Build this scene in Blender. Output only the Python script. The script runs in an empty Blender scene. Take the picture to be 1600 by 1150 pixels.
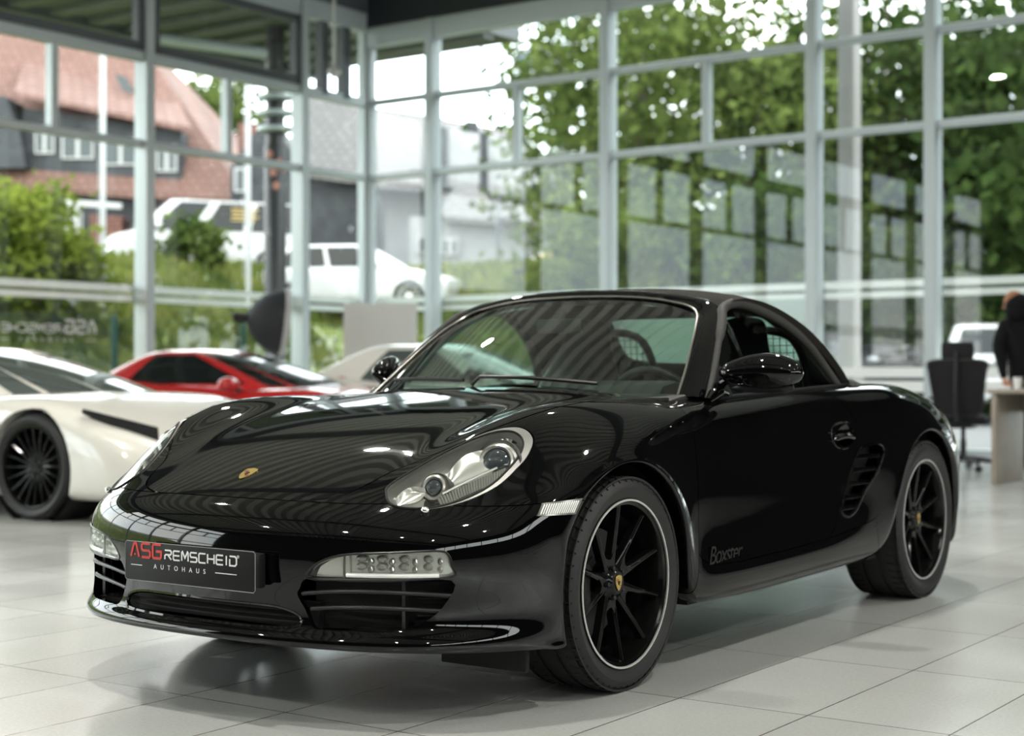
import bpy, bmesh, math, random
import numpy as np
from mathutils import Vector, Matrix

# ------------------------------------------------------------------ camera, sky, exposure
scene = bpy.context.scene
COL = scene.collection
CAM_H, FPX, PITCH = 0.962, 2454.5, 0.00234
cd = bpy.data.cameras.new('camera')
cd.sensor_width = 36.0
cd.lens = 36.0 * FPX / 1600.0
cd.clip_end = 400
cd.dof.use_dof = True
cd.dof.focus_distance = 4.55
cd.dof.aperture_fstop = 2.5
cam = bpy.data.objects.new('camera', cd)
cam.location = (0, 0, CAM_H)
cam.rotation_euler = (math.pi / 2 + PITCH, 0, 0)
COL.objects.link(cam)
scene.camera = cam

scene.view_settings.view_transform = 'Standard'
scene.view_settings.look = 'None'
scene.view_settings.exposure = 0.0
scene.view_settings.gamma = 1.0
scene.view_settings.use_curve_mapping = False

world = bpy.data.worlds.new('overcast_sky')
scene.world = world
world.use_nodes = True
wn = world.node_tree
wn.nodes.clear()
w_out = wn.nodes.new('ShaderNodeOutputWorld')
w_bg = wn.nodes.new('ShaderNodeBackground')
w_tc = wn.nodes.new('ShaderNodeTexCoord')
w_no = wn.nodes.new('ShaderNodeTexNoise')
w_no.inputs['Scale'].default_value = 3.0
w_no.inputs['Detail'].default_value = 6.0
w_cr = wn.nodes.new('ShaderNodeValToRGB')
w_cr.color_ramp.elements[0].position = 0.35
w_cr.color_ramp.elements[0].color = (0.74, 0.86, 0.95, 1)
w_cr.color_ramp.elements[1].position = 0.6
w_cr.color_ramp.elements[1].color = (1.0, 0.99, 0.96, 1)
wn.links.new(w_tc.outputs['Generated'], w_no.inputs['Vector'])
wn.links.new(w_no.outputs['Fac'], w_cr.inputs['Fac'])
wn.links.new(w_cr.outputs['Color'], w_bg.inputs['Color'])
w_bg.inputs['Strength'].default_value = 7.0
wn.links.new(w_bg.outputs['Background'], w_out.inputs['Surface'])

# ------------------------------------------------------------------ frames of reference
# showroom axes: LD runs along the left glass wall (away from the lens), RD along the rear glass wall
ALPHA = 0.622
LD = np.array([math.sin(ALPHA), math.cos(ALPHA)])
RD = np.array([math.cos(ALPHA), -math.sin(ALPHA)])
DC = 21.6
CORNER = np.array([-0.0925 * DC, DC])
ROOM_ROT = math.pi / 2 - ALPHA      # a local +X axis turned by this runs along LD


def W(t, r, z=0.0):
    """point t metres along the left wall from the corner (towards the lens negative), r metres along the rear wall"""
    p = CORNER + LD * t + RD * r
    return (float(p[0]), float(p[1]), float(z))


def at(px, py, d):
    """point at depth d seen at picture position px, py (1600 x 1150)"""
    u = (px - 800.0) / FPX
    w = (575.0 - py) / FPX
    c, s = math.cos(PITCH), math.sin(PITCH)
    k = d / (c - w * s)
    return Vector((u * k, d, CAM_H + (s + w * c) * k))


rng = random.Random(7)

# ------------------------------------------------------------------ object helpers


def tag(o, label=None, cat=None, group=None, kind=None):
    if label:
        o['label'] = label
    if cat:
        o['category'] = cat
    if group:
        o['group'] = group
    if kind:
        o['kind'] = kind
    return o


def empty(name, loc=(0, 0, 0), rz=0.0, label=None, cat=None, group=None):
    o = bpy.data.objects.new(name, None)
    o.empty_display_size = 0.1
    o.location = loc
    o.rotation_euler = (0, 0, rz)
    COL.objects.link(o)
    return tag(o, label, cat, group)


def link(name, me, mat, parent=None):
    o = bpy.data.objects.new(name, me)
    if mat is not None and not me.materials:
        me.materials.append(mat)
    COL.objects.link(o)
    if parent is not None:
        o.parent = parent
    return o


def make(name, verts, faces, mat, parent=None, angle=40.0, fix=True, smooth=True):
    me = bpy.data.meshes.new(name)
    me.from_pydata([tuple(map(float, v)) for v in verts], [], [tuple(map(int, f)) for f in faces])
    if fix:
        bm = bmesh.new()
        bm.from_mesh(me)
        bmesh.ops.recalc_face_normals(bm, faces=bm.faces)
        bm.to_mesh(me)
        bm.free()
    me.update()
    if smooth:
        me.shade_smooth()
        me.set_sharp_from_angle(angle=math.radians(angle))
    return link(name, me, mat, parent)


class MB:
    """collects shapes that end up as ONE mesh object"""

    def __init__(self):
        self.v, self.f = [], []

    def add(self, verts, faces):
        b = len(self.v)
        self.v += [tuple(v) for v in verts]
        self.f += [tuple(i + b for i in f) for f in faces]
        return self

    def box(self, c, s, rz=0.0, M=None):
        vs = []
        for dz in (-.5, .5):
            for dx, dy in ((-.5, -.5), (.5, -.5), (.5, .5), (-.5, .5)):
                x, y = dx * s[0], dy * s[1]
                p = Vector((x * math.cos(rz) - y * math.sin(rz), x * math.sin(rz) + y * math.cos(rz), dz * s[2]))
                if M is not None:
                    p = M @ p
                vs.append(p + Vector(c))
        return self.add(vs, [(0, 3, 2, 1), (4, 5, 6, 7), (0, 1, 5, 4), (1, 2, 6, 5), (2, 3, 7, 6), (3, 0, 4, 7)])

    def bar(self, a, b, w, h, up=(0, 0, 1)):
        """rectangular bar from a to b, w across, h along up"""
        a, b, up = Vector(a), Vector(b), Vector(up)
        d = (b - a).normalized()
        s = d.cross(up)
        if s.length < 1e-5:
            s = d.cross(Vector((1, 0, 0)))
        s.normalize()
        u = s.cross(d).normalized()
        vs = []
        for p in (a, b):
            for i, j in ((-.5, -.5), (.5, -.5), (.5, .5), (-.5, .5)):
                vs.append(p + s * (i * w) + u * (j * h))
        return self.add(vs, [(0, 3, 2, 1), (4, 5, 6, 7), (0, 1, 5, 4), (1, 2, 6, 5), (2, 3, 7, 6), (3, 0, 4, 7)])

    def tube(self, pts, r, n=10, closed=False, flat=1.0, up=None):
        pts = [Vector(p) for p in pts]
        m = len(pts)
        rr = r if hasattr(r, '__len__') else [r] * m
        rings = []
        prev = None
        for i, p in enumerate(pts):
            if closed:
                t = pts[(i + 1) % m] - pts[i - 1]
            else:
                t = pts[min(i + 1, m - 1)] - pts[max(i - 1, 0)]
            t.normalize()
            if up is not None:
                a = Vector(up) - t * Vector(up).dot(t)
            elif prev is None:
                a = t.orthogonal()
            else:
                a = prev - t * prev.dot(t)
            if a.length < 1e-6:
                a = t.orthogonal()
            a.normalize()
            prev = a
            b = t.cross(a)
            rings.append([p + a * (math.cos(2 * math.pi * k / n) * rr[i] * flat) + b * (math.sin(2 * math.pi * k / n) * rr[i]) for k in range(n)])
        vs = [q for ring in rings for q in ring]
        fs = []
        for i in range(m if closed else m - 1):
            j = (i + 1) % m
            for k in range(n):
                l = (k + 1) % n
                fs.append((i * n + k, i * n + l, j * n + l, j * n + k))
        if not closed:
            fs.append(tuple(range(n))[::-1])
            fs.append(tuple(range((m - 1) * n, m * n)))
        return self.add(vs, fs)

    def lathe(self, prof, n=48, axis='Z', c=(0, 0, 0), M=None, closed=False, caps=True):
        """profile of (radius, height) turned about an axis"""
        vs, fs = [], []
        c = Vector(c)
        m = len(prof)
        for i in range(n):
            a = 2 * math.pi * i / n
            for r, h in prof:
                if axis == 'Z':
                    p = Vector((r * math.cos(a), r * math.sin(a), h))
                elif axis == 'X':
                    p = Vector((h, r * math.cos(a), r * math.sin(a)))
                else:
                    p = Vector((r * math.cos(a), h, r * math.sin(a)))
                if M is not None:
                    p = M @ p
                vs.append(p + c)
        for i in range(n):
            j = (i + 1) % n
            for k in range(m if closed else m - 1):
                l = (k + 1) % m
                fs.append((i * m + k, j * m + k, j * m + l, i * m + l))
        if not closed and caps:
            if prof[0][0] > 1e-6:
                fs.append(tuple(i * m for i in range(n)))
            if prof[-1][0] > 1e-6:
                fs.append(tuple(i * m + m - 1 for i in range(n))[::-1])
        return self.add(vs, fs)

    def prism(self, poly, vec):
        n = len(poly)
        poly = [Vector(p) for p in poly]
        vs = poly + [p + Vector(vec) for p in poly]
        fs = [tuple(range(n))[::-1], tuple(range(n, 2 * n))]
        fs += [(i, (i + 1) % n, n + (i + 1) % n, n + i) for i in range(n)]
        return self.add(vs, fs)

    def ball(self, c, r, n=12, m=8, s=(1, 1, 1)):
        vs, fs = [], []
        for j in range(m + 1):
            th = math.pi * j / m
            for i in range(n):
                a = 2 * math.pi * i / n
                vs.append((c[0] + r * s[0] * math.sin(th) * math.cos(a), c[1] + r * s[1] * math.sin(th) * math.sin(a), c[2] + r * s[2] * math.cos(th)))
        for j in range(m):
            for i in range(n):
                k = (i + 1) % n
                fs.append((j * n + i, (j + 1) * n + i, (j + 1) * n + k, j * n + k))
        return self.add(vs, fs)

    def build(self, name, mat, parent=None, angle=40.0, bevel=0.0, merge=False, smooth=True, seg=2):
        me = bpy.data.meshes.new(name)
        me.from_pydata([tuple(map(float, v)) for v in self.v], [], [tuple(map(int, f)) for f in self.f])
        bm = bmesh.new()
        bm.from_mesh(me)
        bmesh.ops.remove_doubles(bm, verts=bm.verts, dist=1e-5)
        bmesh.ops.recalc_face_normals(bm, faces=bm.faces)
        if bevel > 0:
            es = [e for e in bm.edges if len(e.link_faces) == 2 and e.calc_face_angle(0) > math.radians(40)]
            bmesh.ops.bevel(bm, geom=es, offset=bevel, segments=seg, profile=0.5, affect='EDGES', clamp_overlap=True)
        bm.to_mesh(me)
        bm.free()
        if smooth:
            me.shade_smooth()
            me.set_sharp_from_angle(angle=math.radians(angle))
        return link(name, me, mat, parent)


def copy_tree(o, parent=None):
    c = o.copy()
    COL.objects.link(c)
    c.parent = parent
    for ch in list(o.children):
        copy_tree(ch, c)
    return c


def catmull(pts, n=8, closed=False):
    P = [np.array(p, float) for p in pts]
    m = len(P)
    out = []
    rng_ = range(m) if closed else range(m - 1)
    for i in rng_:
        if closed:
            a, b, c, d = P[i - 1], P[i], P[(i + 1) % m], P[(i + 2) % m]
        else:
            b, c = P[i], P[i + 1]
            a = P[i - 1] if i > 0 else 2 * b - c
            d = P[i + 2] if i + 2 < m else 2 * c - b
        for k in range(n):
            t = k / n
            out.append(0.5 * (2 * b + (c - a) * t + (2 * a - 5 * b + 4 * c - d) * t * t + (3 * b - a - 3 * c + d) * t ** 3))
    if not closed:
        out.append(P[-1])
    return [tuple(p) for p in out]


def boolean(o, cutters, op='DIFFERENCE'):
    """apply booleans and drop the cutters"""
    for c in cutters:
        m = o.modifiers.new('b', 'BOOLEAN')
        m.operation = op
        m.solver = 'EXACT'
        m.object = c
    dg = bpy.context.evaluated_depsgraph_get()
    me = bpy.data.meshes.new_from_object(o.evaluated_get(dg))
    o.modifiers.clear()
    old = o.data
    o.data = me
    me.name = old.name
    bpy.data.meshes.remove(old)
    me.shade_smooth()
    me.set_sharp_from_angle(angle=math.radians(32))
    return o


def drop(objs):
    for o in objs:
        me = o.data
        bpy.data.objects.remove(o)
        if me.users == 0:
            bpy.data.meshes.remove(me)


# ------------------------------------------------------------------ materials
MATS = {}


def pbr(name, col, rough=0.5, metal=0.0, spec=0.5, coat=0.0, coat_rough=0.03, bump=None, emit=None, emit_s=0.0, trans=None, ior=1.45, sheen=0.0):
    if name in MATS:
        return MATS[name]
    m = bpy.data.materials.new(name)
    m.use_nodes = True
    b = m.node_tree.nodes['Principled BSDF']
    b.inputs['Base Color'].default_value = (*col, 1)
    b.inputs['Roughness'].default_value = rough
    b.inputs['Metallic'].default_value = metal
    b.inputs['Specular IOR Level'].default_value = spec
    b.inputs['Coat Weight'].default_value = coat
    b.inputs['Coat Roughness'].default_value = coat_rough
    b.inputs['IOR'].default_value = ior
    if sheen:
        b.inputs['Sheen Weight'].default_value = sheen
    if trans:
        b.inputs['Transmission Weight'].default_value = trans
    if emit:
        b.inputs['Emission Color'].default_value = (*emit, 1)
        b.inputs['Emission Strength'].default_value = emit_s
    if bump:
        scale, strength, dist = bump
        nt = m.node_tree
        tc = nt.nodes.new('ShaderNodeTexCoord')
        no = nt.nodes.new('ShaderNodeTexNoise')
        no.inputs['Scale'].default_value = scale
        no.inputs['Detail'].default_value = 4
        bp = nt.nodes.new('ShaderNodeBump')
        bp.inputs['Strength'].default_value = strength
        bp.inputs['Distance'].default_value = dist
        nt.links.new(tc.outputs['Object'], no.inputs['Vector'])
        nt.links.new(no.outputs['Fac'], bp.inputs['Height'])
        nt.links.new(bp.outputs['Normal'], b.inputs['Normal'])
    MATS[name] = m
    return m


def mottled(name, c1, c2, scale=5.0, rough=0.8, detail=5.0, bump=0.0, stretch=(1, 1, 1), p0=0.35, p1=0.65, spec=0.5, coord='Object'):
    """two colours mixed by noise"""
    if name in MATS:
        return MATS[name]
    m = pbr(name, c1, rough, spec=spec)
    nt = m.node_tree
    b = nt.nodes['Principled BSDF']
    tc = nt.nodes.new('ShaderNodeTexCoord')
    mp = nt.nodes.new('ShaderNodeMapping')
    mp.inputs['Scale'].default_value = stretch
    no = nt.nodes.new('ShaderNodeTexNoise')
    no.inputs['Scale'].default_value = scale
    no.inputs['Detail'].default_value = detail
    cr = nt.nodes.new('ShaderNodeValToRGB')
    cr.color_ramp.elements[0].position = p0
    cr.color_ramp.elements[1].position = p1
    cr.color_ramp.elements[0].color = (*c1, 1)
    cr.color_ramp.elements[1].color = (*c2, 1)
    nt.links.new(tc.outputs[coord], mp.inputs['Vector'])
    nt.links.new(mp.outputs['Vector'], no.inputs['Vector'])
    nt.links.new(no.outputs['Fac'], cr.inputs['Fac'])
    nt.links.new(cr.outputs['Color'], b.inputs['Base Color'])
    if bump:
        bp = nt.nodes.new('ShaderNodeBump')
        bp.inputs['Strength'].default_value = bump
        bp.inputs['Distance'].default_value = 0.02
        nt.links.new(no.outputs['Fac'], bp.inputs['Height'])
        nt.links.new(bp.outputs['Normal'], b.inputs['Normal'])
    return m


def sheet_glass(name, tint=(0.9, 0.96, 0.94), refl=1.0, ior=1.5, rough=0.0):
    """thin pane: lets light straight through, mirrors by Fresnel"""
    if name in MATS:
        return MATS[name]
    m = bpy.data.materials.new(name)
    m.use_nodes = True
    nt = m.node_tree
    nt.nodes.clear()
    out = nt.nodes.new('ShaderNodeOutputMaterial')
    tr = nt.nodes.new('ShaderNodeBsdfTransparent')
    tr.inputs['Color'].default_value = (*tint, 1)
    gl = nt.nodes.new('ShaderNodeBsdfGlossy')
    gl.inputs['Roughness'].default_value = rough
    fr = nt.nodes.new('ShaderNodeFresnel')
    ge = nt.nodes.new('ShaderNodeNewGeometry')
    mi = nt.nodes.new('ShaderNodeMapRange')      # same mirror strength from either side of the pane
    mi.inputs['To Min'].default_value = ior
    mi.inputs['To Max'].default_value = 1.0 / ior
    nt.links.new(ge.outputs['Backfacing'], mi.inputs['Value'])
    nt.links.new(mi.outputs['Result'], fr.inputs['IOR'])
    mu = nt.nodes.new('ShaderNodeMath')
    mu.operation = 'MULTIPLY'
    mu.inputs[1].default_value = refl
    mu.use_clamp = True
    mx = nt.nodes.new('ShaderNodeMixShader')
    nt.links.new(fr.outputs['Fac'], mu.inputs[0])
    nt.links.new(mu.outputs['Value'], mx.inputs['Fac'])
    nt.links.new(tr.outputs['BSDF'], mx.inputs[1])
    nt.links.new(gl.outputs['BSDF'], mx.inputs[2])
    nt.links.new(mx.outputs['Shader'], out.inputs['Surface'])
    MATS[name] = m
    return m


M_PAINT = pbr('gloss_black_paint', (0.0016, 0.0016, 0.0018), 0.03, spec=0.5, ior=1.5)
M_BLACKTRIM = pbr('satin_black_plastic', (0.008, 0.008, 0.009), 0.38)
M_MATTBLACK = pbr('matt_black_plastic', (0.006, 0.006, 0.006), 0.7)
M_RUBBER = pbr('tyre_rubber', (0.014, 0.014, 0.014), 0.55, bump=(220, 0.25, 0.001))
M_RIM = pbr('gloss_black_alloy', (0.004, 0.004, 0.004), 0.12, spec=0.3)
M_SILVER = pbr('silver_rim_edge', (0.72, 0.72, 0.70), 0.35, metal=0.6)
M_CHROME = pbr('chrome', (0.86, 0.86, 0.85), 0.06, metal=1.0)
M_SATINCHROME = pbr('satin_chrome', (0.62, 0.61, 0.58), 0.28, metal=0.9)
M_REFLECTOR = pbr('lamp_reflector', (0.80, 0.79, 0.76), 0.22, metal=0.75)
M_LAMPGREY = pbr('lamp_grey_bezel', (0.10, 0.10, 0.095), 0.3, metal=0.3)
M_LAMPBOWL = pbr('lamp_silver_bowl', (0.42, 0.42, 0.40), 0.32, metal=0.6)
M_WSTRIM = pbr('dark_bright_trim', (0.30, 0.29, 0.26), 0.25, metal=0.9)
M_LAMPLENS = pbr('projector_lens', (0.02, 0.03, 0.04), 0.02, spec=1.0, coat=1.0)
M_CLEAR = sheet_glass('clear_lens', (0.97, 0.98, 0.97), 1.0)
M_CLEAR_RIB = pbr('ribbed_clear_lens', (0.34, 0.34, 0.32), 0.15, metal=0.5)
M_REARGLASS = sheet_glass('rear_window_glass', (0.80, 0.93, 0.87), 0.8, 1.5)
M_LED = pbr('led_strip_lens', (0.9, 0.9, 0.88), 0.15, spec=0.6)
M_WINDSCREEN = sheet_glass('windscreen_glass', (0.62, 0.76, 0.70), 1.8, 1.52)
M_SIDEGLASS = sheet_glass('side_window_glass', (0.62, 0.76, 0.71), 0.55, 1.5)
M_FABRIC = pbr('soft_top_fabric', (0.026, 0.024, 0.021), 0.9, spec=0.2, bump=(900, 0.5, 0.0015))
M_SEAL = pbr('window_seal_rubber', (0.03, 0.029, 0.027), 0.6)
M_LEATHER = pbr('black_leather', (0.006, 0.006, 0.006), 0.45, bump=(180, 0.3, 0.001))
M_DASH = pbr('dashboard_vinyl', (0.009, 0.009, 0.009), 0.6)
M_DISC = pbr('brake_disc_steel', (0.07, 0.07, 0.068), 0.4, metal=0.7)
M_CALIPER = pbr('brake_caliper', (0.01, 0.01, 0.01), 0.4)
M_GOLD = pbr('gold_badge', (0.75, 0.55, 0.18), 0.25, metal=0.8)
M_BADGERED = pbr('badge_red', (0.35, 0.03, 0.03), 0.3)
M_WHITEINK = pbr('white_lettering', (0.85, 0.85, 0.85), 0.5)
M_REDINK = pbr('red_lettering', (0.62, 0.06, 0.05), 0.45)
M_PLATE = pbr('black_plate', (0.007, 0.0072, 0.0078), 0.5, spec=.3)
M_PLATERIM = pbr('plate_bright_edge', (0.22, 0.22, 0.22), 0.4)
M_DECAL = pbr('dark_decal', (0.008, 0.008, 0.008), 0.22, spec=.25)
# ================================================================== the showroom
M_ALU = pbr('grey_aluminium', (0.48, 0.53, 0.54), 0.38, metal=0.15)
M_ALU_DK = pbr('dark_grey_steel', (0.085, 0.095, 0.105), 0.45)
M_BEAM = pbr('blue_black_beam', (0.022, 0.027, 0.032), 0.5)
M_COLUMN = pbr('warm_grey_column', (0.36, 0.345, 0.33), 0.5)
M_RAIL = pbr('white_rail', (0.88, 0.89, 0.88), 0.4)
M_PANE = sheet_glass('showroom_glass', (0.93, 0.97, 0.95), 1.2, 1.52)
M_PALEPANEL = pbr('pale_grey_green_panel', (0.46, 0.53, 0.50), .6)
M_DARKWALL = pbr('dark_wall_paint', (0.008, 0.008, 0.0085), 0.8)
M_CEIL = pbr('ceiling_deck_steel', (0.66, 0.66, 0.63), 0.5)


def floor_material():
    m = pbr('grey_floor_tile', (0.5, 0.5, 0.48), 0.2, spec=.75)
    nt = m.node_tree
    b = nt.nodes['Principled BSDF']
    tc = nt.nodes.new('ShaderNodeTexCoord')
    sep = nt.nodes.new('ShaderNodeSeparateXYZ')
    com = nt.nodes.new('ShaderNodeCombineXYZ')
    ad = nt.nodes.new('ShaderNodeMath')
    ad.operation = 'ADD'
    ad.inputs[1].default_value = -0.214 + 40.8
    ad2 = nt.nodes.new('ShaderNodeMath')
    ad2.operation = 'ADD'
    ad2.inputs[1].default_value = 81.0
    br = nt.nodes.new('ShaderNodeTexBrick')
    br.offset = 0.0
    br.squash = 1.0
    br.inputs['Scale'].default_value = 1.0
    br.inputs['Brick Width'].default_value = 0.81
    br.inputs['Row Height'].default_value = 0.408
    br.inputs['Mortar Size'].default_value = 0.003
    br.inputs['Mortar Smooth'].default_value = 0.3
    br.inputs['Color1'].default_value = (0.465, 0.48, 0.462, 1)
    br.inputs['Color2'].default_value = (0.51, 0.525, 0.505, 1)
    br.inputs['Mortar'].default_value = (0.10, 0.095, 0.085, 1)
    no = nt.nodes.new('ShaderNodeTexNoise')
    no.inputs['Scale'].default_value = 90.0
    no.inputs['Detail'].default_value = 3.0
    no2 = nt.nodes.new('ShaderNodeTexNoise')
    no2.inputs['Scale'].default_value = 1.3
    no2.inputs['Detail'].default_value = 4.0
    mx = nt.nodes.new('ShaderNodeMix')
    mx.data_type = 'RGBA'
    mx.blend_type = 'MULTIPLY'
    mx.inputs['Factor'].default_value = 0.28
    mr = nt.nodes.new('ShaderNodeMapRange')
    mr.inputs['From Min'].default_value = 0.3
    mr.inputs['From Max'].default_value = 0.7
    mr.inputs['To Min'].default_value = 0.15
    mr.inputs['To Max'].default_value = 0.25
    nt.links.new(tc.outputs['Object'], sep.inputs['Vector'])
    nt.links.new(sep.outputs['X'], ad.inputs[0])
    nt.links.new(sep.outputs['Y'], ad2.inputs[0])
    nt.links.new(ad2.outputs['Value'], com.inputs['X'])
    nt.links.new(ad.outputs['Value'], com.inputs['Y'])
    nt.links.new(com.outputs['Vector'], br.inputs['Vector'])
    nt.links.new(tc.outputs['Object'], no.inputs['Vector'])
    nt.links.new(tc.outputs['Object'], no2.inputs['Vector'])
    nt.links.new(br.outputs['Color'], mx.inputs['A'])
    nt.links.new(no.outputs['Fac'], mx.inputs['B'])
    nt.links.new(mx.outputs['Result'], b.inputs['Base Color'])
    nt.links.new(no2.outputs['Fac'], mr.inputs['Value'])
    nt.links.new(mr.outputs['Result'], b.inputs['Roughness'])
    bp = nt.nodes.new('ShaderNodeBump')
    bp.inputs['Strength'].default_value = 0.25
    bp.inputs['Distance'].default_value = 0.002
    bp.invert = True
    nt.links.new(br.outputs['Fac'], bp.inputs['Height'])
    nt.links.new(bp.outputs['Normal'], b.inputs['Normal'])
    return m


T_BACK, R_RIGHT, R_GLASS, Z_CEIL = -25.0, 27.0, 13.3, 6.25
FR = -0.611
cF, sF = math.cos(-FR), math.sin(-FR)
fl = bpy.data.meshes.new('floor')
fo = (-0.35, 5.224)


def to_floor(p):
    x, y = p[0] - fo[0], p[1] - fo[1]
    return (x * math.cos(FR) + y * math.sin(FR), -x * math.sin(FR) + y * math.cos(FR), 0)


fl.from_pydata([to_floor(W(*q)) for q in ((T_BACK, -.15), (.15, -.15), (.15, R_RIGHT), (T_BACK, R_RIGHT))], [], [(0, 1, 2, 3)])
floor = link('floor', fl, floor_material())
floor.location = (fo[0], fo[1], 0)
floor.rotation_euler = (0, 0, FR)
tag(floor, 'grey tiled showroom floor', kind='structure')


def wbox(mb, t0, t1, r0, r1, z0, z1):
    """box given in room axes"""
    vs = [W(t, r, z) for z in (z0, z1) for t, r in ((t0, r0), (t1, r0), (t1, r1), (t0, r1))]
    return mb.add(vs, [(0, 3, 2, 1), (4, 5, 6, 7), (0, 1, 5, 4), (1, 2, 6, 5), (2, 3, 7, 6), (3, 0, 4, 7)])


# corrugated ceiling deck, ribs along the left wall
vs, fs = [], []
pitch, r = .46, -.1
prof = [(0, .30), (.21, .30), (.235, 0), (.44, 0)]
k = 0
while r < R_RIGHT:
    for dr, dz in prof:
        vs += [W(T_BACK, r + dr, Z_CEIL + dz), W(.1, r + dr, Z_CEIL + dz)]
    r += pitch
n = len(vs) // 2
fs = [(2 * i, 2 * i + 1, 2 * i + 3, 2 * i + 2) for i in range(n - 1)]
ceiling = make('ceiling', vs, fs, M_CEIL, None, angle=20, fix=False, smooth=False)
tag(ceiling, 'corrugated steel ceiling deck', kind='structure')
for i, t in enumerate((-5.2, -11.0, -16.8, -22.6)):
    mb = MB()
    wbox(mb, t - .12, t + .12, 0, R_RIGHT, Z_CEIL - .46, Z_CEIL)
    tag(mb.build('ceiling_beam', M_ALU_DK), 'dark steel beam under the ceiling deck', kind='structure')

# solid walls
mb = MB(); wbox(mb, 0, .2, R_GLASS, R_RIGHT, 0, Z_CEIL + .32)
tag(mb.build('wall_rear', M_DARKWALL), 'dark solid part of the rear wall', kind='structure')
mb = MB(); wbox(mb, T_BACK - .2, T_BACK, 0, R_RIGHT, 0, Z_CEIL + .32)
tag(mb.build('wall_front', M_DARKWALL), 'dark wall behind the lens', kind='structure')
mb = MB(); wbox(mb, T_BACK, .2, R_RIGHT, R_RIGHT + .2, 0, 3.1); wbox(mb, T_BACK, .2, R_RIGHT, R_RIGHT + .2, 4.5, Z_CEIL + .32)
tag(mb.build('wall_right', M_DARKWALL), 'dark wall with a high window band', kind='structure')
mb = MB(); wbox(mb, -.10, .12, 0, R_GLASS + .1, 5.66, Z_CEIL + .32)
tag(mb.build('trim_1', M_BEAM), 'blue-black edge beam over the rear glass wall', kind='structure')
mb = MB(); wbox(mb, T_BACK, 0, -.12, .10, 5.86, Z_CEIL + .32)
tag(mb.build('trim_2', M_ALU_DK), 'dark edge beam over the left glass wall', kind='structure')

# glazed walls: mullions, transoms and panes of each bay
ZA, ZB, ZT = 4.64, 3.62, 5.52
LEFT_T = [0.0, -1.33, -3.96] + [-3.96 - 2.64 * k for k in range(1, 9)]
REAR_R = [0.0, 1.17, 3.92, 6.66, 8.04, 10.79, R_GLASS]


def wpt(side, u, w, z):
    """u metres along the wall from the corner, w metres into the room"""
    return W(-u, w, z) if side == 'left' else W(-w, u, z)


def gbox(mb, side, u0, u1, w0, w1, z0, z1):
    vs = [wpt(side, u, w, z) for z in (z0, z1) for u, w in ((u0, w0), (u1, w0), (u1, w1), (u0, w1))]
    return mb.add(vs, [(0, 3, 2, 1), (4, 5, 6, 7), (0, 1, 5, 4), (1, 2, 6, 5), (2, 3, 7, 6), (3, 0, 4, 7)])


wi = 0
for side, us, ztop in (('left', [-t for t in LEFT_T], 5.86), ('rear', REAR_R, 5.66)):
    for i in range(len(us) - 1):
        wi += 1
        a, b = us[i], us[i + 1]
        mb = MB()
        hw = .065
        # posts (each bay carries its starting post)
        gbox(mb, side, a - hw, a + hw, -.10, .12, 0, ztop)
        if i == len(us) - 2:
            gbox(mb, side, b - hw, b + hw, -.10, .12, 0, ztop)
        for z, h in ((ZA, .075 if side == 'rear' else .12), (ZB, .08)):
            gbox(mb, side, a + hw, b - hw, -.06, .07, z - h / 2, z + h / 2)
        gbox(mb, side, a + hw, b - hw, -.08, .09, ztop - .26, ztop)
        gbox(mb, side, a + hw, b - hw, -.08, .09, 0, .14)
        wfr = mb.build('window_%d' % wi, M_ALU, bevel=.008, seg=1)
        tag(wfr, 'grey aluminium framed bay of the %s glass wall' % side, kind='structure')
        rl = MB()
        gbox(rl, side, a - hw, b + hw, -.20, -.13, 1.895, 1.975)
        gbox(rl, side, a - hw, b + hw, -.20, -.13, 1.785, 1.855)
        if side == 'rear' and i >= 3:
            gbox(rl, side, a + hw, b - hw, -.05, .04, .90, 1.01)
            gbox(rl, side, a + hw, b - hw, -.05, .04, .74, .86)
        rl.build('window_rail', M_RAIL, wfr, smooth=False)
        if b - a > 2:
            m = (a + b) / 2
            sm = MB()
            gbox(sm, side, m - .045, m + .045, -.05, .06, ZB + .04, ZA - .04)
            sm.build('window_bar', M_ALU, wfr, smooth=False)
        if side == 'left' and i >= 1:
            sash = MB()
            z0, z1, u0, u1 = ZA + .06, ztop - .26, a + hw, b - hw
            for q in ((u0, u1, z0, z0 + .10), (u0, u1, z1 - .10, z1), (u0, u0 + .10, z0, z1), (u1 - .10, u1, z0, z1)):
                gbox(sash, side, q[0], q[1], -.02, .085, q[2], q[3])
            sash.build('window_sash', M_ALU_DK, wfr, smooth=False)
        if side == 'left' and i == 0:
            sm = MB()
            gbox(sm, side, .42, .56, -.05, .08, ZA, ztop - .2)
            gbox(sm, side, .86, .98, -.05, .08, ZA, ztop - .2)
            sm.build('window_bar', M_ALU_DK, wfr, smooth=False)
        if side == 'rear' and i == 2:
            fp = MB()
            gbox(fp, side, a + hw, b - hw, -.045, -.030, .14, 1.79)
            fp.build('window_panel', M_PALEPANEL, wfr, smooth=False)
        pn = MB()
        pn.add([wpt(side, a + hw * .5, -.012, .1), wpt(side, b - hw * .5, -.012, .1), wpt(side, b - hw * .5, -.012, ztop - .1), wpt(side, a + hw * .5, -.012, ztop - .1)], [(0, 1, 2, 3)])
        pn.build('window_pane', M_PANE, wfr, smooth=False)
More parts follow.
